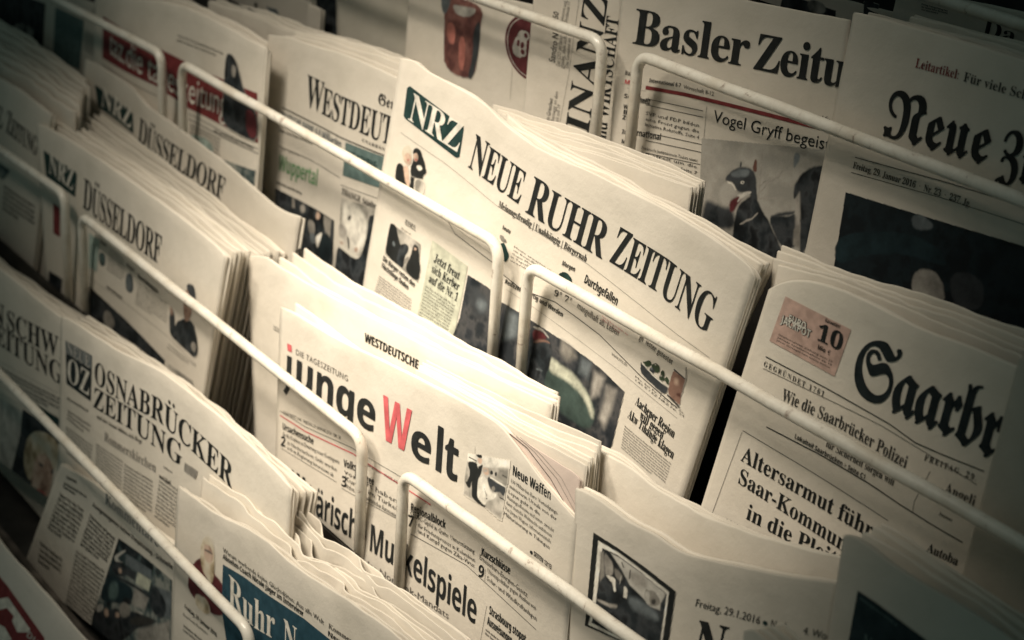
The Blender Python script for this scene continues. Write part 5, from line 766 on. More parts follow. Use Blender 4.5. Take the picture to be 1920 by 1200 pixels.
p.text('headline', 'Milit', 'sansb', [(-3.9, -128.1), (56.4, -127.4)], 19.53, 'black', track=-0.02)
p.text('headline', 'ärische', 'sansb', [(57.7, -127.5), (121.2, -127.7)], 18.83, 'black', track=-0.02)
p.text('headline', 'Muskelspiele', 'sansb', [(123.7, -127.9), (168.9, -128.1), (239.6, -132.4)], 18.09, 'black', track=-0.02)
p.text('headline', 'für Verlängerung des Nordirak-Mandats', 'sans', [(49.9, -138.8), (123.2, -139.6), (170.1, -139.4), (212.2, -139.9)], 4.31, 'mid')
p.text('headline', 'Strasbourg stoppt', 'sansb', [(251.0, -120.1), (287.2, -123.2)], 5.09, 'black')
p.text('headline', 'Ausweisungen', 'sansb', [(250.0, -127.2), (274.7, -129.6)], 5.11, 'black')
p.block([(249.0, -129.8), (275.0, -132.2), (274.7, -136.7), (248.6, -134.4)], 2, 'sansb', 'soft')
p.rule([(248.3, -116.7), (244.8, -139.4)], 0.25, 'soft')
p.shapes('picture', [('ph_pale~1', 0, [(219.9, -37.2), (229.7, -37.0), (239.8, -34.6), (259.3, -27.3), (259.8, -37.3), (258.5, -40.3), (255.9, -60.4), (240.6, -58.7), (218.7, -58.2), (218.5, -49.5)]), ('white~1', 0, [(220.1, -32.8), (260.2, -24.1), (260.1, -28.7), (254.2, -29.8), (245.2, -33.2), (235.8, -35.1), (229.7, -37.0), (220.6, -37.0)]), ('black~.4', 1, [(221.0, -37.1), (224.7, -36.3), (229.5, -34.8), (230.8, -37.5), (233.1, -35.9), (235.4, -34.5), (234.7, -38.0), (234.7, -40.6), (231.7, -44.6), (231.9, -49.3), (231.8, -55.0), (235.5, -56.7), (240.4, -57.2), (240.5, -58.9), (235.8, -59.2), (226.6, -58.1), (226.2, -52.1), (226.1, -46.9), (225.4, -51.5), (222.4, -53.0), (220.0, -50.7), (222.5, -47.7), (223.7, -42.5), (221.3, -39.8)]), ('black~.4', 1, [(228.2, -30.6), (232.3, -29.0), (234.3, -29.9), (233.9, -31.2), (230.2, -32.1), (228.7, -31.4)]), ('skin~.4', 1, [(229.9, -32.5), (233.9, -30.9), (234.4, -32.1), (233.3, -34.4), (231.6, -35.1), (230.4, -33.8)]), ('white~.3', 1, [(229.9, -35.7), (231.0, -36.0), (231.6, -38.1), (230.9, -37.7)]), ('black~.3', 0, [(221.3, -34.2), (229.4, -34.1), (229.1, -34.9), (221.4, -34.8)]), ('black~.4', 1, [(219.2, -50.1), (222.1, -50.0), (224.4, -51.8), (221.7, -52.8)]), ('mid~.5', 1, [(218.9, -56.4), (221.9, -54.9), (224.4, -57.5), (219.4, -57.7)]), ('white~.5', 1, [(231.9, -46.7), (232.6, -43.6), (236.4, -40.9), (240.0, -41.8), (241.6, -43.8), (242.6, -46.5), (245.6, -48.5), (250.2, -47.3), (249.9, -50.0), (241.5, -54.7), (240.5, -57.6), (234.1, -56.8), (231.9, -54.5), (231.6, -50.3)]), ('mid~.3', 1, [(237.9, -47.3), (239.5, -49.3), (241.7, -50.3), (241.1, -52.6), (239.3, -50.7)]), ('skin~.5', 1, [(235.6, -36.8), (237.2, -35.4), (240.6, -35.2), (241.7, -38.3), (239.8, -39.7), (237.0, -39.4)]), ('mid~.5', 1, [(236.0, -37.1), (239.2, -35.2), (240.8, -36.8), (237.5, -38.3)]), ('charcoal~.5', 1, [(241.1, -39.7), (245.9, -39.8), (252.1, -39.9), (258.2, -40.4), (257.8, -46.0), (254.8, -45.8), (252.0, -45.0), (246.8, -47.2), (243.2, -45.5), (240.8, -42.8)]), ('white~.3', 0, [(243.1, -39.1), (250.0, -39.3), (258.1, -40.0), (258.2, -40.6), (249.4, -40.4), (242.9, -40.0)]), ('grey~.5', 1, [(244.5, -45.0), (247.7, -43.5), (248.7, -45.7), (245.5, -47.7)]), ('black~.4', 1, [(242.5, -36.3), (245.0, -34.8), (245.7, -37.4), (243.0, -38.2)]), ('black~.4', 1, [(246.8, -35.3), (249.1, -34.5), (249.0, -37.1), (247.4, -37.4)]), ('grey~.5', 1, [(250.1, -34.6), (254.5, -32.3), (256.1, -33.9), (251.6, -35.8)]), ('soft~.4', 0, [(254.1, -34.1), (258.8, -34.3), (258.5, -35.0), (254.2, -34.9)]), ('grey~.5', 1, [(250.5, -46.8), (253.3, -45.0), (255.5, -46.4), (257.4, -47.9), (253.1, -48.9)]), ('black~.3', 1, [(253.0, -48.1), (257.4, -47.7), (257.3, -48.3), (253.1, -48.8)]), ('black~.3', 1, [(240.3, -52.9), (241.6, -52.7), (242.0, -53.6), (240.7, -53.8)]), ('mid~2', 0, [(242.0, -58.4), (248.0, -56.7), (256.7, -56.2), (255.9, -60.4)])], label='uniformed man by a figure in white')
p.rule([(226.7, -26.2), (227.1, -32.0)], 0.25, 'grey')
p.text('headline', 'Neue Waffen', 'sansb', [(263.0, -31.1), (298.8, -34.0)], 5.66, 'black')
p.block([(262.6, -33.1), (306.4, -37.3), (301.3, -62.3), (257.9, -57.5)], 7, 'sans', 'soft', words='130 Milliarden Euro: Verteidigungs- ministerin Ursula von der Leyen geht in die Rüstungsoffensive und unter- streicht damit deutsche Weltmacht- ambitionen. Von Jürgen Wagner, Informationsstelle Militarisierung in Tübingen', fill=0.62, rag=True)
p.text('index_text', 'SEITEN 12/13', 'sansb', [(287.9, -70.1), (304.3, -72.3)], 2.73, 'black')
p.shapes('bullet', [('black', 0, [(287.0, -69.1), (286.9, -69.6), (286.5, -70.1), (285.9, -70.3), (285.2, -70.2), (284.7, -70.0), (284.5, -69.5), (284.6, -68.9), (285.0, -68.5), (285.6, -68.3), (286.3, -68.3), (286.8, -68.6)])])
p.rule([(215.3, -69.3), (257.7, -72.6), (302.7, -76.7)], 0.35, 'soft')
p = Paper('inner pages showing pinkish at the dog-eared corner of the big-lettered front paper', 'newspapers on display in the rack', (0.0771, -0.062, -0.0686), 6, -2.25, [(0.0, 0.0), (19.4, 5.2), (45.7, 7.3), (66.2, 9.1), (77.2, 10.3), (81.4, 8.4)], 0.000, -0.127, -197.3, seed=26, amp=0.0008, leaves=3, th=0.002, paper='paper_pink')
p.rule([(17.9, 4.4), (35.0, 4.1), (58.4, -2.6), (83.1, -14.6)], 0.5, 'soft')
p.rule([(23.4, 6.1), (41.4, 5.1), (63.3, 0.0), (82.8, -10.3)], 0.3, 'ash')
p.rule([(27.4, 6.9), (46.0, 6.4), (66.7, 2.3), (82.0, -6.4)], 0.3, 'grey')
copies('pages behind the paper with a black framed picture', 'curved folded newspaper, %s behind the paper with a black framed picture', [((0.1408, -0.0366, -0.0598), 8.03, [(0.0, 0.0), (24.3, -0.3), (45.9, -5.8), (69.1, -7.7), (91.7, -9.5), (114.5, -8.2), (136.6, -6.7), (158.2, -3.4), (178.9, -0.0)], -208.1), ((0.1296, -0.0281, -0.0645), 7.38, [(0.0, 0.0), (25.1, -0.1), (47.6, -5.5), (71.1, -8.0), (94.1, -9.7), (117.5, -8.7), (140.0, -7.2), (162.1, -3.5), (183.4, 0.0)], -203.0)], 0, 0, 6, 0.0045, 33)
p = Paper('newspaper with a black framed picture and a wavy top edge in the lower right', 'newspapers on display in the rack', (0.1604, -0.0643, -0.0662), 6, -0.85, [(0.0, 0.0), (10.2, 1.9), (25.2, 2.2), (43.1, 1.0), (60.7, 4.1), (74.7, 3.4), (84.0, 4.3), (96.1, 8.4), (121.5, 17.9), (149.9, 28.7), (178.8, 41.0)], -0.200, -0.144, -199.6, seed=27, amp=0.0015, th=0.01, leaves=4)
p.shapes('picture', [('black~.3', 0, [(19.2, -16.8), (38.5, -15.8), (57.6, -15.8), (84.1, -16.7), (87.5, -55.7), (26.2, -70.2), (25.2, -61.1)]), ('white~.3', 0, [(24.1, -19.5), (39.2, -18.3), (56.8, -18.5), (79.5, -19.7), (83.3, -57.0), (28.9, -68.0), (29.3, -59.3)]), ('ph_dark~.3', 0, [(27.9, -21.8), (39.6, -19.8), (57.2, -20.0), (78.4, -21.6), (81.7, -56.9), (30.8, -65.6), (31.5, -57.4)]), ('lightgrey~.6', 0, [(34.7, -21.3), (40.6, -20.5), (57.3, -20.3), (77.9, -21.9), (75.6, -28.7), (76.2, -32.3), (69.0, -34.1), (62.2, -32.2), (52.3, -30.8), (44.5, -25.9)]), ('mid~2', 1, [(49.9, -22.3), (62.1, -20.8), (64.9, -25.0), (58.4, -29.8), (51.1, -29.2)]), ('soft~.4', 0, [(43.0, -22.0), (44.0, -21.8), (46.2, -23.8), (45.0, -24.1)]), ('soft~.4', 0, [(50.1, -22.8), (50.9, -22.5), (51.6, -27.2), (50.8, -28.2)]), ('mid~.8', 1, [(29.9, -23.3), (34.2, -23.9), (37.7, -26.1), (39.2, -32.3), (35.6, -34.9), (32.9, -33.4)]), ('grey~.8', 0, [(27.1, -24.8), (29.4, -23.0), (33.4, -35.5), (31.0, -40.4)]), ('grey~1', 1, [(38.5, -27.4), (43.4, -27.6), (47.0, -29.1), (45.5, -32.3), (41.4, -32.2)]), ('white~.4', 1, [(34.1, -35.1), (38.4, -33.0), (41.7, -33.2), (42.6, -36.3), (43.8, -39.1), (42.4, -40.2), (40.3, -36.4), (36.6, -35.5)]), ('lightgrey~.4', 1, [(45.0, -33.2), (44.7, -28.7), (45.5, -30.0), (45.7, -34.5)]), ('white~.4', 1, [(48.5, -33.0), (52.0, -33.9), (52.0, -36.8), (52.0, -39.5), (50.7, -39.3), (49.3, -40.1), (49.4, -36.0)]), ('grey~.6', 1, [(63.0, -26.6), (66.1, -26.6), (69.4, -24.4), (74.7, -26.9), (75.2, -30.0), (69.0, -34.1), (64.8, -33.1)]), ('lightgrey~.6', 1, [(63.9, -27.2), (67.0, -27.2), (67.5, -31.5), (69.5, -33.3), (66.7, -34.3), (64.4, -31.6)]), ('soft~.6', 1, [(69.1, -28.9), (72.0, -28.4), (72.1, -31.2), (69.1, -31.8)]), ('mid~.8', 1, [(30.9, -50.6), (36.3, -49.3), (43.3, -47.7), (46.7, -45.2), (46.5, -47.6), (41.6, -50.4), (32.0, -51.7)]), ('steel~2', 1, [(52.4, -36.6), (62.8, -34.2), (76.1, -34.6), (76.6, -39.0), (64.8, -41.2), (55.4, -41.9)])], label='black framed black and white picture')
p.text('date_line', 'Freitag, 29.1.2016', 'sans', [(98.2, -17.1), (141.2, -2.4)], 4.17, 'soft')
p.shapes('bullet', [('logo_green', 0, [(146.0, 0.4), (146.0, -0.1), (145.7, -0.6), (145.3, -1.0), (144.7, -1.2), (144.1, -1.3), (143.5, -1.2), (143.1, -1.0), (142.8, -0.5), (142.8, -0.1), (143.0, 0.4), (143.5, 0.8), (144.0, 1.1), (144.7, 1.2), (145.3, 1.1), (145.7, 0.8)])])
p.text('date_line', 'Nr. 2', 'sans', [(147.5, -0.0), (157.7, 3.7)], 3.97, 'soft')
p.text('date_line', '4. Woche', 'sans', [(167.3, 7.8), (188.3, 15.5)], 3.88, 'soft')
p.text('masthead', 'Neues', 'serif', [(102.6, -48.5), (178.5, -19.5)], 25.91, 'black')
copies('pages behind the dim paper with a teal box', 'folded newspaper, %s behind the dim paper with the teal box at lower right', [((0.3348, -0.041, -0.0096), -1.72, [(0.0, 0.0), (13.0, 0.6), (25.2, 1.0), (37.2, 0.8), (48.8, 0.7), (60.3, 0.5), (71.5, 0.3), (82.4, 0.1), (93.1, 0.0)], -256.6), ((0.3333, -0.0337, -0.0104), -1.88, [(0.0, 0.0), (12.6, 1.3), (24.6, 1.7), (36.3, 1.4), (47.7, 1.0), (58.8, 0.8), (69.8, 0.4), (80.5, 0.4), (91.0, 0.0)], -255.8), ((0.3315, -0.0266, -0.0118), -1.82, [(0.0, 0.0), (12.3, 1.4), (24.2, 1.9), (35.5, 1.5), (46.6, 1.1), (57.5, 0.9), (68.2, 0.5), (78.7, 0.1), (88.9, 0.0)], -254.3)], 0, 0, 6, 0.0037, 34)
p = Paper('dim newspaper with a dark teal box in the lower right corner', 'newspapers on display in the rack', (0.3403, -0.0596, -0.0028), 6, -3.82, [(0.0, 0.0), (3.5, 2.4), (13.1, 3.1), (24.0, 2.4), (39.7, 2.2), (68.7, 4.6), (98.9, 4.5)], -0.162, 0.000, -263.9, seed=28, amp=0.0014)
p.shapes('colour_panel', [('deepblue', 0, [(15.8, -19.0), (26.4, -18.5), (60.0, -19.4), (59.1, -44.4), (20.7, -56.7)])])
p.text('panel_lettering', 'NACHRICHTEN', 'serif', [(25.8, -41.8), (75.2, -38.6)], 6.77, 'teal', lift=0.0006)
p.block([(17.4, -20.5), (48.2, -20.4), (48.8, -22.3), (18.1, -22.4)], 1, 'sansb', 'teal')
p = Paper('newspaper with two lines of thin serif capitals and a smiling blonde woman lower down', 'newspapers on display in the rack', (-0.7876, -0.1299, -0.1929), 6, 7.96, [(0.0, 0.0), (268.3, -21.2), (343.5, -29.1), (389.3, -34.3), (413.1, -37.1)], 0.000, -0.003, -189.3, seed=29, amp=0.0012)
p.text('masthead', 'BRAUN', 'serif', [(126.7, -69.8), (279.7, -69.8)], 18.24, 'black')
p.text('masthead', 'SCHW', 'serif', [(282.9, -69.9), (386.5, -68.0)], 16.93, 'black')
p.text('masthead', 'EIGER', 'serif', [(389.3, -67.9), (474.8, -67.7)], 16.02, 'black')
p.text('masthead', 'ZEITUNG', 'serif', [(235.2, -87.2), (266.8, -87.2), (395.5, -88.3)], 16.80, 'black')
p.block([(125.3, -97.9), (258.5, -98.8), (257.7, -130.1), (123.6, -133.1)], 9, 'serif', 'soft')
p.rule([(266.4, -101.4), (385.8, -96.7)], 0.25, 'grey')
p.rule([(266.3, -108.4), (385.8, -103.2)], 0.25, 'grey')
p.rule([(266.1, -115.4), (385.8, -109.8)], 0.25, 'grey')
p.rule([(265.9, -122.4), (385.7, -116.3)], 0.25, 'grey')
p.rule([(265.8, -129.4), (385.7, -122.9)], 0.25, 'grey')
p.block([(266.4, -104.5), (389.3, -98.7), (389.2, -113.2), (266.0, -120.1)], 4, 'serif', 'mid')
p.shapes('colour_panel', [('logo_green', 0, [(324.1, -116.8), (389.2, -117.2), (387.1, -126.6), (324.0, -125.9)])])
p.shapes('picture', [('ph_dark', 0, [(318.1, -128.5), (391.3, -128.9), (369.9, -182.6), (320.0, -255.0), (272.7, -252.5), (293.1, -188.5)]), ('ph_hair', 1, [(325.9, -150.8), (344.0, -139.2), (370.1, -135.1), (389.2, -137.4), (386.2, -154.2), (380.7, -164.8), (370.0, -155.6), (352.6, -155.5), (339.2, -168.7), (334.5, -186.6), (323.2, -184.7), (317.5, -171.7)]), ('ph_skin', 1, [(343.7, -161.9), (357.0, -154.2), (372.2, -155.0), (378.6, -165.5), (372.1, -181.9), (361.1, -196.4), (347.8, -204.4), (334.4, -197.7), (334.6, -181.1)]), ('lips', 1, [(344.4, -188.1), (354.6, -187.6), (364.7, -187.9), (356.7, -194.1), (347.9, -194.3)]), ('charcoal', 1, [(349.0, -164.8), (359.1, -164.4), (356.9, -167.2), (349.9, -167.2)]), ('charcoal', 1, [(372.1, -163.9), (378.6, -163.7), (376.4, -167.1), (372.1, -166.6)]), ('ph_skin', 1, [(334.3, -207.0), (347.8, -204.4), (343.2, -217.0), (329.5, -231.0), (313.4, -229.0)]), ('darkred', 1, [(282.7, -233.6), (311.2, -221.2), (334.1, -229.4), (329.3, -249.9), (292.0, -249.6)])], label='smiling blonde woman with red lips')
p.shapes('picture', [('lightgrey', 0, [(265.7, -132.9), (317.1, -131.5), (312.3, -153.0), (297.9, -179.6), (280.8, -211.4), (266.3, -210.3)])], lift=0.0005)
p.block([(265.6, -137.6), (312.5, -136.4), (310.1, -144.5), (265.4, -146.1)], 2, 'serif', 'soft')
p.block([(267.2, -170.0), (298.0, -173.9), (293.1, -188.5), (269.2, -190.3)], 3, 'serif', 'grey')
copies('pile behind the paper with thin two-line serif capitals', 'folded newspaper, %s copy behind the lower left paper with thin two-line capitals', [((-0.8214, -0.1171, -0.1925), 1.48, [(0.0, 0.0), (62.5, -1.2), (121.7, -2.1), (177.8, -3.3), (231.0, -3.7), (283.0, -2.9), (334.1, -1.6), (382.2, -0.5), (427.1, 0.0)], -187.9), ((-0.8356, -0.1105, -0.1944), 1.08, [(0.0, 0.0), (61.2, -1.3), (119.3, -3.5), (174.4, -4.9), (226.9, -6.7), (279.5, -6.6), (332.3, -3.7), (381.4, -1.1), (427.5, 0.0)], -186.0), ((-0.842, -0.1036, -0.1938), 0.38, [(0.0, 0.0), (59.6, -3.1), (116.1, -5.2), (170.2, -9.1), (221.4, -10.3), (274.2, -9.6), (328.4, -5.7), (378.3, -2.2), (425.3, 0.0)], -186.5), ((-0.841, -0.0965, -0.1914), -0.28, [(0.0, 0.0), (57.6, -4.6), (112.3, -7.2), (164.7, -11.6), (214.7, -14.5), (267.3, -12.9), (322.4, -6.6), (372.9, -3.5), (420.5, 0.0)], -189.0), ((-0.8631, -0.09, -0.1941), -0.64, [(0.0, 0.0), (56.7, -4.9), (110.8, -9.6), (162.4, -13.2), (211.9, -17.5), (265.5, -16.5), (322.6, -8.8), (374.5, -4.6), (423.6, -0.0)], -186.2)], 0, 0, 6, 0.0034, 35)
copies('pile behind the paper with a black square logo', 'folded newspaper, %s copy behind the lower left paper with the black square logo', [((-0.3924, -0.1176, -0.1757), 2.97, [(0.0, 0.0), (56.8, 5.0), (109.9, 9.6), (159.2, 12.8), (202.8, 13.2), (242.0, 10.7), (278.4, 7.7), (312.4, 4.0), (345.0, -0.0)], -205.1), ((-0.3946, -0.1131, -0.1755), 2.88, [(0.0, 0.0), (56.6, 4.5), (109.7, 7.7), (158.7, 11.1), (202.5, 11.0), (242.2, 8.9), (279.6, 5.9), (314.6, 2.8), (348.1, 0.0)], -205.2), ((-0.398, -0.1087, -0.1771), 2.77, [(0.0, 0.0), (56.5, 3.8), (109.5, 7.0), (158.5, 9.0), (202.5, 8.9), (243.0, 6.9), (281.2, 4.6), (317.4, 2.1), (351.9, 0.0)], -203.6), ((-0.4002, -0.1044, -0.1781), 2.78, [(0.0, 0.0), (56.4, 2.8), (109.3, 5.5), (158.2, 6.6), (202.4, 6.2), (243.5, 4.5), (282.6, 2.4), (319.7, 1.2), (355.1, 0.0)], -202.6)], 0, 0.12, 6, 0.0022, 36, edge=0.0009)
p = Paper('newspaper with a black square logo and a two-line serif town title at the lower left', 'newspapers on display in the rack', (-0.3904, -0.1295, -0.1697), 6, 4.15, [(0.0, 0.0), (21.1, 3.3), (85.2, 4.7), (172.3, 13.9), (199.7, 12.8), (236.5, 11.5), (276.7, 8.5), (324.2, 4.4), (356.2, -1.6)], -0.026, 0.000, -211.3, seed=30, amp=0.0011)
p.shapes('logo_box', [('navy', 0, [(11.0, -16.2), (62.0, -11.8), (62.5, -47.6), (15.3, -49.8)]), ('steel', 0, [(11.0, -16.2), (62.0, -11.8), (62.2, -22.2), (12.3, -25.8)])])
p.text('logo_lettering', 'NEUE', 'serif', [(14.6, -25.1), (59.6, -22.6)], 8.90, 'lightgrey', lift=0.0006)
p.text('logo_lettering', 'OZ', 'serif', [(16.1, -46.2), (60.7, -44.5)], 18.82, 'white', lift=0.0006)
p.text('masthead', 'OSNABRÜCKER', 'serif', [(66.7, -30.5), (100.4, -29.6), (175.9, -23.1), (209.1, -25.8), (262.7, -30.1), (281.4, -31.8)], 16.82, 'black')
p.text('masthead', 'ZEITUNG', 'serif', [(66.9, -50.1), (137.7, -43.7), (210.4, -43.6)], 15.84, 'black')
p.block([(16.9, -59.0), (77.4, -54.2), (77.6, -56.9), (17.2, -62.6)], 1, 'sansb', 'soft')
p.block([(77.3, -52.8), (177.8, -42.1), (175.5, -47.0), (74.5, -57.3)], 1, 'serif', 'grey')
p.block([(19.3, -69.1), (65.4, -64.2), (59.9, -77.6), (18.2, -78.3)], 3, 'sansb', 'soft')
p.block([(16.9, -83.2), (69.8, -79.7), (65.2, -104.5), (18.4, -106.2)], 8, 'serif', 'mid')
p.text('headline', 'Rommerskirchen', 'serif', [(89.7, -68.8), (174.1, -62.2)], 7.05, 'grey')
p.block([(75.9, -75.3), (122.3, -71.9), (121.6, -99.4), (76.1, -98.8)], 9, 'serif', 'mid')
p.block([(125.4, -72.8), (170.5, -69.0), (170.4, -97.7), (124.7, -99.6)], 9, 'serif', 'mid')
p.block([(179.7, -61.4), (207.3, -61.2), (206.6, -94.8), (174.5, -96.0)], 11, 'serif', 'mid')
p.block([(178.1, -60.0), (207.0, -58.7), (207.4, -62.5), (178.6, -64.5)], 1, 'serif', 'soft')
p.block([(184.4, -52.2), (206.3, -51.1), (206.5, -53.6), (184.6, -54.8)], 1, 'sansb', 'soft')
p.shapes('picture', [('grey', 0, [(214.4, -38.8), (234.1, -37.7), (231.0, -45.3), (213.8, -45.5)])])
p = Paper('folded lower page with columns of small type and a crowded office picture', 'newspapers on display in the rack', (-0.3446, -0.153, -0.2697), 6, 10.12, [(0.0, 0.0), (15.3, -0.6), (54.5, 1.0), (106.3, -1.5), (155.0, -3.0), (203.9, -4.9)], 0.724, 0.232, -111.9, seed=37, amp=0.0016)
p.block([(11.9, -5.7), (37.0, -3.9), (34.9, -8.6), (11.0, -10.2)], 1, 'sansb', 'soft')
p.block([(6.9, -12.2), (48.4, -11.5), (46.3, -18.7), (3.8, -19.0)], 2, 'sansb', 'black')
p.block([(0.3, -23.4), (46.1, -23.8), (21.2, -61.7), (-27.5, -61.0)], 9, 'serif', 'soft')
p.text('headline', 'Kommentare', 'serif', [(81.3, -8.4), (137.8, -12.0), (171.6, -14.4)], 8.40, 'steel')
p.text('headline', 'Ausgewogenes keine Zuspitzung - Schnelle', 'sansb', [(59.1, -17.5), (160.4, -23.1), (193.3, -23.6)], 3.58, 'soft')
p.block([(55.7, -24.0), (100.7, -29.7), (83.2, -57.0), (35.4, -55.3)], 8, 'sansb', 'black')
p.block([(28.6, -60.2), (83.2, -59.7), (53.2, -114.7), (6.6, -112.0)], 14, 'serif', 'soft')
p.block([(-41.1, -74.5), (1.1, -76.0), (-3.1, -94.8), (-47.5, -95.8)], 4, 'sansb', 'soft')
p.shapes('picture', [('ph_teal', 0, [(105.2, -27.6), (135.9, -27.6), (164.2, -29.0), (191.8, -31.3), (187.7, -90.2), (46.0, -142.4), (59.1, -101.7), (85.0, -60.8)]), ('ph_dark~1', 0, [(111.2, -28.3), (138.1, -29.0), (135.8, -33.9), (117.3, -35.5), (108.0, -33.5)]), ('ph_dark~1', 0, [(143.4, -30.1), (163.4, -30.0), (161.9, -35.2), (143.3, -35.0)]), ('ph_dark~1', 0, [(165.6, -31.3), (174.3, -31.9), (168.5, -35.8)]), ('lightgrey~.7', 1, [(98.3, -42.9), (117.4, -32.7), (118.1, -34.2), (104.6, -41.6), (104.6, -45.2), (115.6, -43.1), (101.4, -47.6), (97.9, -45.9)]), ('steel~1', 0, [(117.3, -36.2), (140.3, -34.6), (159.7, -34.6), (159.7, -42.1), (140.2, -42.9), (117.2, -44.0)]), ('palegreen~.8', 0, [(137.9, -43.0), (159.7, -42.1), (155.1, -51.9), (134.0, -52.6)]), ('charcoal~1', 0, [(117.1, -45.4), (135.7, -43.7), (133.3, -50.8), (117.0, -51.8)]), ('ph_dark~1', 1, [(94.9, -50.4), (104.6, -45.9), (115.6, -43.8), (118.6, -48.5), (115.4, -55.2), (99.6, -57.5), (93.2, -55.3)]), ('skin~1', 1, [(104.5, -50.9), (110.0, -49.1), (110.8, -52.5), (106.0, -54.7)]), ('ph_dark~.8', 0, [(99.6, -57.5), (123.2, -54.8), (155.1, -53.3), (155.1, -56.1), (126.3, -57.3), (99.5, -59.7)]), ('deepblue~1', 1, [(86.6, -63.2), (99.6, -58.2), (110.6, -58.9), (123.2, -57.6), (130.1, -60.3), (128.4, -67.9), (116.6, -74.7), (99.1, -79.2), (84.5, -83.4), (71.3, -85.7), (76.5, -75.9)]), ('teal~2', 1, [(93.0, -63.9), (105.8, -61.9), (104.0, -74.7), (87.8, -80.9), (86.3, -73.4)]), ('ph_dark~1', 1, [(112.0, -70.6), (127.7, -66.7), (126.8, -71.2), (116.6, -75.4)]), ('mid~1.5', 0, [(132.4, -56.7), (155.1, -56.8), (149.0, -67.9), (127.6, -71.0)]), ('lightgrey~.8', 1, [(132.2, -72.9), (145.9, -71.0), (144.4, -73.7), (132.2, -75.8)]), ('steel~1.5', 0, [(161.1, -45.1), (190.1, -40.3), (188.6, -59.8), (171.2, -64.4), (156.6, -57.0)]), ('ph_dark~1.5', 1, [(159.6, -44.9), (169.9, -44.3), (181.4, -50.0), (182.8, -57.7), (175.6, -65.6), (165.3, -66.4), (155.0, -60.3)]), ('ph_dark~1', 0, [(59.1, -101.7), (99.0, -83.6), (135.2, -74.0), (168.3, -69.6), (135.1, -86.8), (113.0, -103.2), (46.0, -142.4)]), ('grey~1.2', 1, [(108.0, -76.2), (116.7, -72.5), (126.0, -73.6), (122.8, -81.9), (110.1, -87.0), (105.4, -82.8)]), ('skin~1.2', 1, [(78.6, -91.3), (86.0, -88.0), (88.3, -93.1), (80.9, -97.1)]), ('skin~1.2', 1, [(99.0, -86.5), (105.4, -84.3), (106.1, -88.3), (99.7, -90.6)]), ('soft~1.5', 1, [(125.9, -81.5), (147.4, -72.6), (165.3, -69.2), (162.3, -73.7), (138.2, -83.6), (122.7, -86.9)]), ('mid~2', 0, [(138.2, -85.7), (168.2, -71.7), (187.8, -62.1), (185.6, -91.0), (131.7, -110.8)]), ('lightgrey~1', 1, [(69.5, -89.2), (79.5, -88.1), (74.3, -94.9), (62.6, -98.2)])], label='crowded office picture')
copies('wavy pile of copies behind the blue boxed paper', 'wavy folded newspaper, %s copy in the rippled pile behind the blue boxed paper', [((-0.1376, -0.1368, -0.1853), 4.76, [(0.0, 0.0), (45.0, 3.8), (82.2, 1.1), (116.6, -2.4), (152.6, -2.5), (187.5, -0.1), (221.1, 0.8), (251.6, 0.8), (280.8, -0.0)], -195.7), ((-0.1367, -0.1323, -0.1831), 4.55, [(0.0, 0.0), (44.2, 3.5), (81.2, 1.1), (115.4, -2.0), (150.6, -1.6), (185.0, -0.8), (218.4, 0.4), (248.7, 0.6), (277.6, -0.0)], -197.9), ((-0.1387, -0.1281, -0.1838), 4.47, [(0.0, 0.0), (43.7, 2.4), (80.7, 0.5), (114.9, -2.2), (149.6, -2.8), (183.5, -1.8), (216.7, -0.0), (247.0, -0.5), (275.6, -0.0)], -197.2), ((-0.1341, -0.1238, -0.1842), 4.41, [(0.0, 0.0), (42.5, 3.6), (79.4, 0.7), (113.2, -1.0), (147.2, -3.1), (180.4, -2.0), (213.2, -0.2), (243.2, -0.8), (271.4, 0.0)], -196.8), ((-0.1286, -0.119, -0.1788), 3.78, [(0.0, 0.0), (41.6, 1.9), (77.8, 1.4), (111.6, -1.5), (144.5, -2.2), (177.0, -2.6), (209.2, 0.1), (238.8, 0.3), (266.8, -0.0)], -202.1), ((-0.1268, -0.1146, -0.1782), 3.67, [(0.0, 0.0), (40.7, 2.0), (76.8, 1.3), (110.4, -0.8), (142.5, -1.5), (174.4, -2.2), (206.4, 0.1), (235.8, 0.3), (263.6, 0.0)], -202.7), ((-0.1297, -0.1105, -0.1793), 3.3, [(0.0, 0.0), (40.3, 0.7), (76.5, 0.9), (110.0, -0.3), (141.8, -2.6), (173.2, -2.5), (205.1, -0.1), (234.4, 0.1), (262.2, -0.0)], -201.5)], 0, 0, 6, 0.0013, 38, edge=0.001, wav=(0.004, 0.062, 0.031))
p = Paper('newspaper with white slab letters on a blue box and a woman in red', 'newspapers on display in the rack', (-0.1485, -0.1491, -0.1944), 6, 9.91, [(0.0, 0.0), (19.9, -0.2), (41.8, -1.8), (67.3, -2.1), (95.9, -0.6), (127.2, -1.5), (160.9, -6.0), (186.0, -7.0), (221.7, -6.2), (262.0, -9.6), (292.5, -12.8)], 0.082, 0.000, -188.7, seed=39, amp=0.0012, edge=0.0012, th=0.006, leaves=3)
p.shapes('colour_panel', [('blue', 0, [(64.6, -33.7), (92.5, -33.0), (124.2, -34.6), (167.3, -34.7), (202.7, -37.6), (191.8, -71.8), (72.8, -92.4), (62.9, -63.9)])])
p.text('masthead', 'Ruhr', 'serif', [(72.7, -56.9), (105.1, -61.7), (132.9, -60.2)], 19.52, 'white', lift=0.0006)
p.text('masthead', 'Nachrichten', 'serif', [(143.1, -61.3), (198.6, -64.3), (264.8, -66.5)], 18.68, 'white', lift=0.0006)
p.text('headline', 'Abnehm-Coach Nicole Jäger im Interview', 'sansb', [(64.5, -29.8), (112.4, -31.5), (165.8, -33.5)], 3.57, 'black')
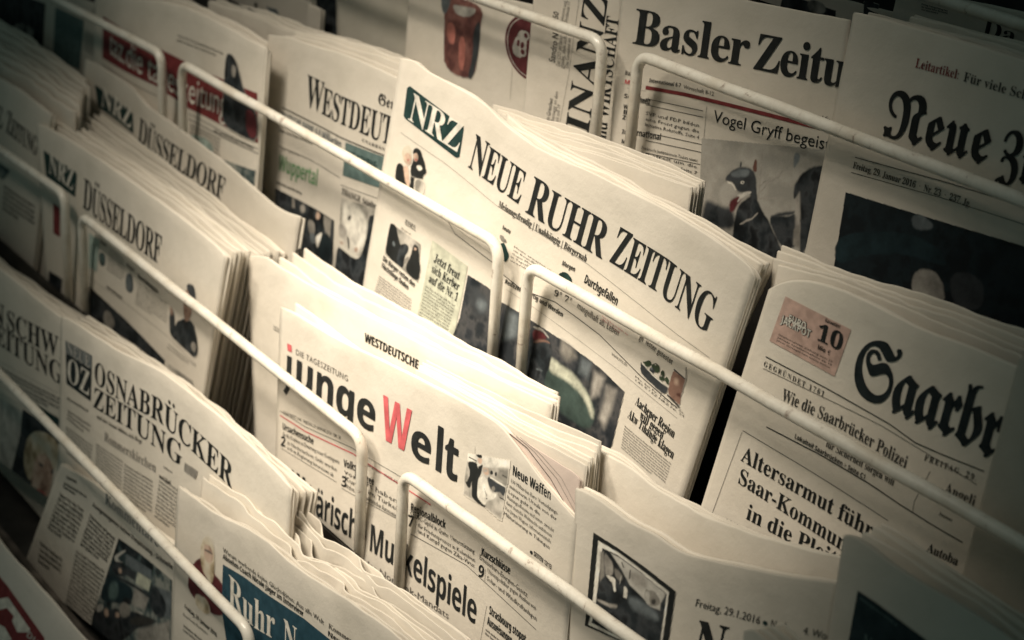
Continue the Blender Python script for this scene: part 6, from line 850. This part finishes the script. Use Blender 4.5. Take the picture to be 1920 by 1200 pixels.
p.block([(65.5, -22.1), (190.2, -27.6), (189.5, -31.3), (64.5, -25.9)], 1, 'sans', 'mid', words='Warum werbende keine Glücksdiäten: Aus alle Welt', fill=0.8)
p.text('headline', 'Kommentar', 'serif', [(194.7, -30.4), (231.0, -31.0)], 3.08, 'mid')
p.text('headline', 'News', 'sansb', [(194.0, -35.4), (214.6, -36.1)], 3.28, 'black')
p.shapes('picture', [('maroon', 1, [(21.2, -48.8), (30.1, -40.6), (42.1, -36.7), (53.0, -43.9), (63.7, -46.7), (75.4, -56.5), (74.5, -63.1), (55.5, -72.9), (38.1, -71.4), (20.2, -69.9), (14.5, -63.0)]), ('ph_hair', 1, [(35.5, -27.1), (42.0, -21.0), (49.6, -21.6), (52.9, -29.1), (54.1, -41.4), (48.8, -54.8), (42.3, -49.5), (35.7, -47.4), (33.4, -37.4)]), ('ph_skin', 1, [(37.7, -29.6), (43.1, -26.3), (49.6, -28.0), (51.8, -33.6), (47.6, -39.2), (40.0, -38.5)]), ('charcoal', 1, [(39.5, -31.2), (50.7, -30.3), (50.3, -31.5), (39.5, -32.4)]), ('ph_hair', 1, [(24.7, -66.2), (42.4, -64.5), (49.0, -70.9), (42.5, -76.4), (27.0, -75.3)])], label='long haired woman in red')
p.text('date_line', 'Freitag, 29. Januar 2016', 'sansb', [(11.2, -81.8), (56.7, -86.5)], 3.10, 'soft')
p.block([(10.1, -85.0), (51.3, -87.3), (50.3, -90.4), (8.9, -88.7)], 1, 'sans', 'mid')
p.block([(10.1, -93.3), (42.7, -94.8), (40.5, -101.1), (9.0, -99.3)], 2, 'sansb', 'soft')
copies('small pile tips at the bottom edge', 'curled page tip, %s of the small cluster at the bottom edge near the date line', [((0.3284, -0.1029, -0.0452), 7.87, [(0.0, 0.0), (2.6, 1.4), (5.2, 2.1), (7.5, 1.9), (9.8, 1.5), (12.1, 1.1), (14.4, 0.6), (16.7, 0.4), (19.0, 0.0)], -339.2), ((0.3312, -0.0992, -0.0439), 5.47, [(0.0, 0.0), (2.7, 1.5), (5.2, 2.5), (7.6, 2.1), (10.0, 1.6), (12.3, 1.3), (14.6, 0.8), (16.9, 0.5), (19.2, 0.0)], -338.8), ((0.3333, -0.0956, -0.0422), 3.35, [(0.0, 0.0), (2.7, 1.5), (5.4, 2.5), (7.7, 2.1), (10.2, 1.5), (12.5, 1.3), (14.8, 0.9), (17.2, 0.4), (19.5, 0.0)], -339.5), ((0.3347, -0.092, -0.042), 1.01, [(0.0, 0.0), (2.8, 1.4), (5.5, 2.6), (7.9, 2.1), (10.3, 1.7), (12.8, 1.3), (15.1, 1.0), (17.5, 0.6), (19.9, 0.0)], -339.3)], 0, 0, 6, 0.0017, 40)
p = Paper('white sheet with a red square logo below the rack lip at bottom left', 'printed sheets below the rack', (-0.5038, -0.1974, -0.3255), 30, -3.09, [(0.0, 0.0), (150.2, 2.3), (222.8, 9.1), (306.6, 14.6)], 0.000, 0.000, -160.1, seed=41, amp=0.0008, paper='paper_white')
p.shapes('logo_box', [('darkred', 0, [(146.3, -16.4), (189.2, -13.3), (262.2, -12.0), (277.1, -20.5), (203.3, -59.1)]), ('white', 0, [(184.7, -27.4), (196.0, -18.5), (241.7, -17.8), (241.3, -20.8), (229.2, -28.5), (215.8, -26.8), (215.6, -23.2), (201.5, -24.5), (194.1, -31.1)]), ('white', 0, [(197.2, -40.4), (211.1, -35.3), (227.7, -36.0), (210.7, -50.7)])])
p.text('logo_lettering', 'DU', 'sansb', [(240.8, -23.9), (259.7, -21.8)], 4.86, 'lightgrey', lift=0.0006)
bpy.data.scenes.remove(TYPE)
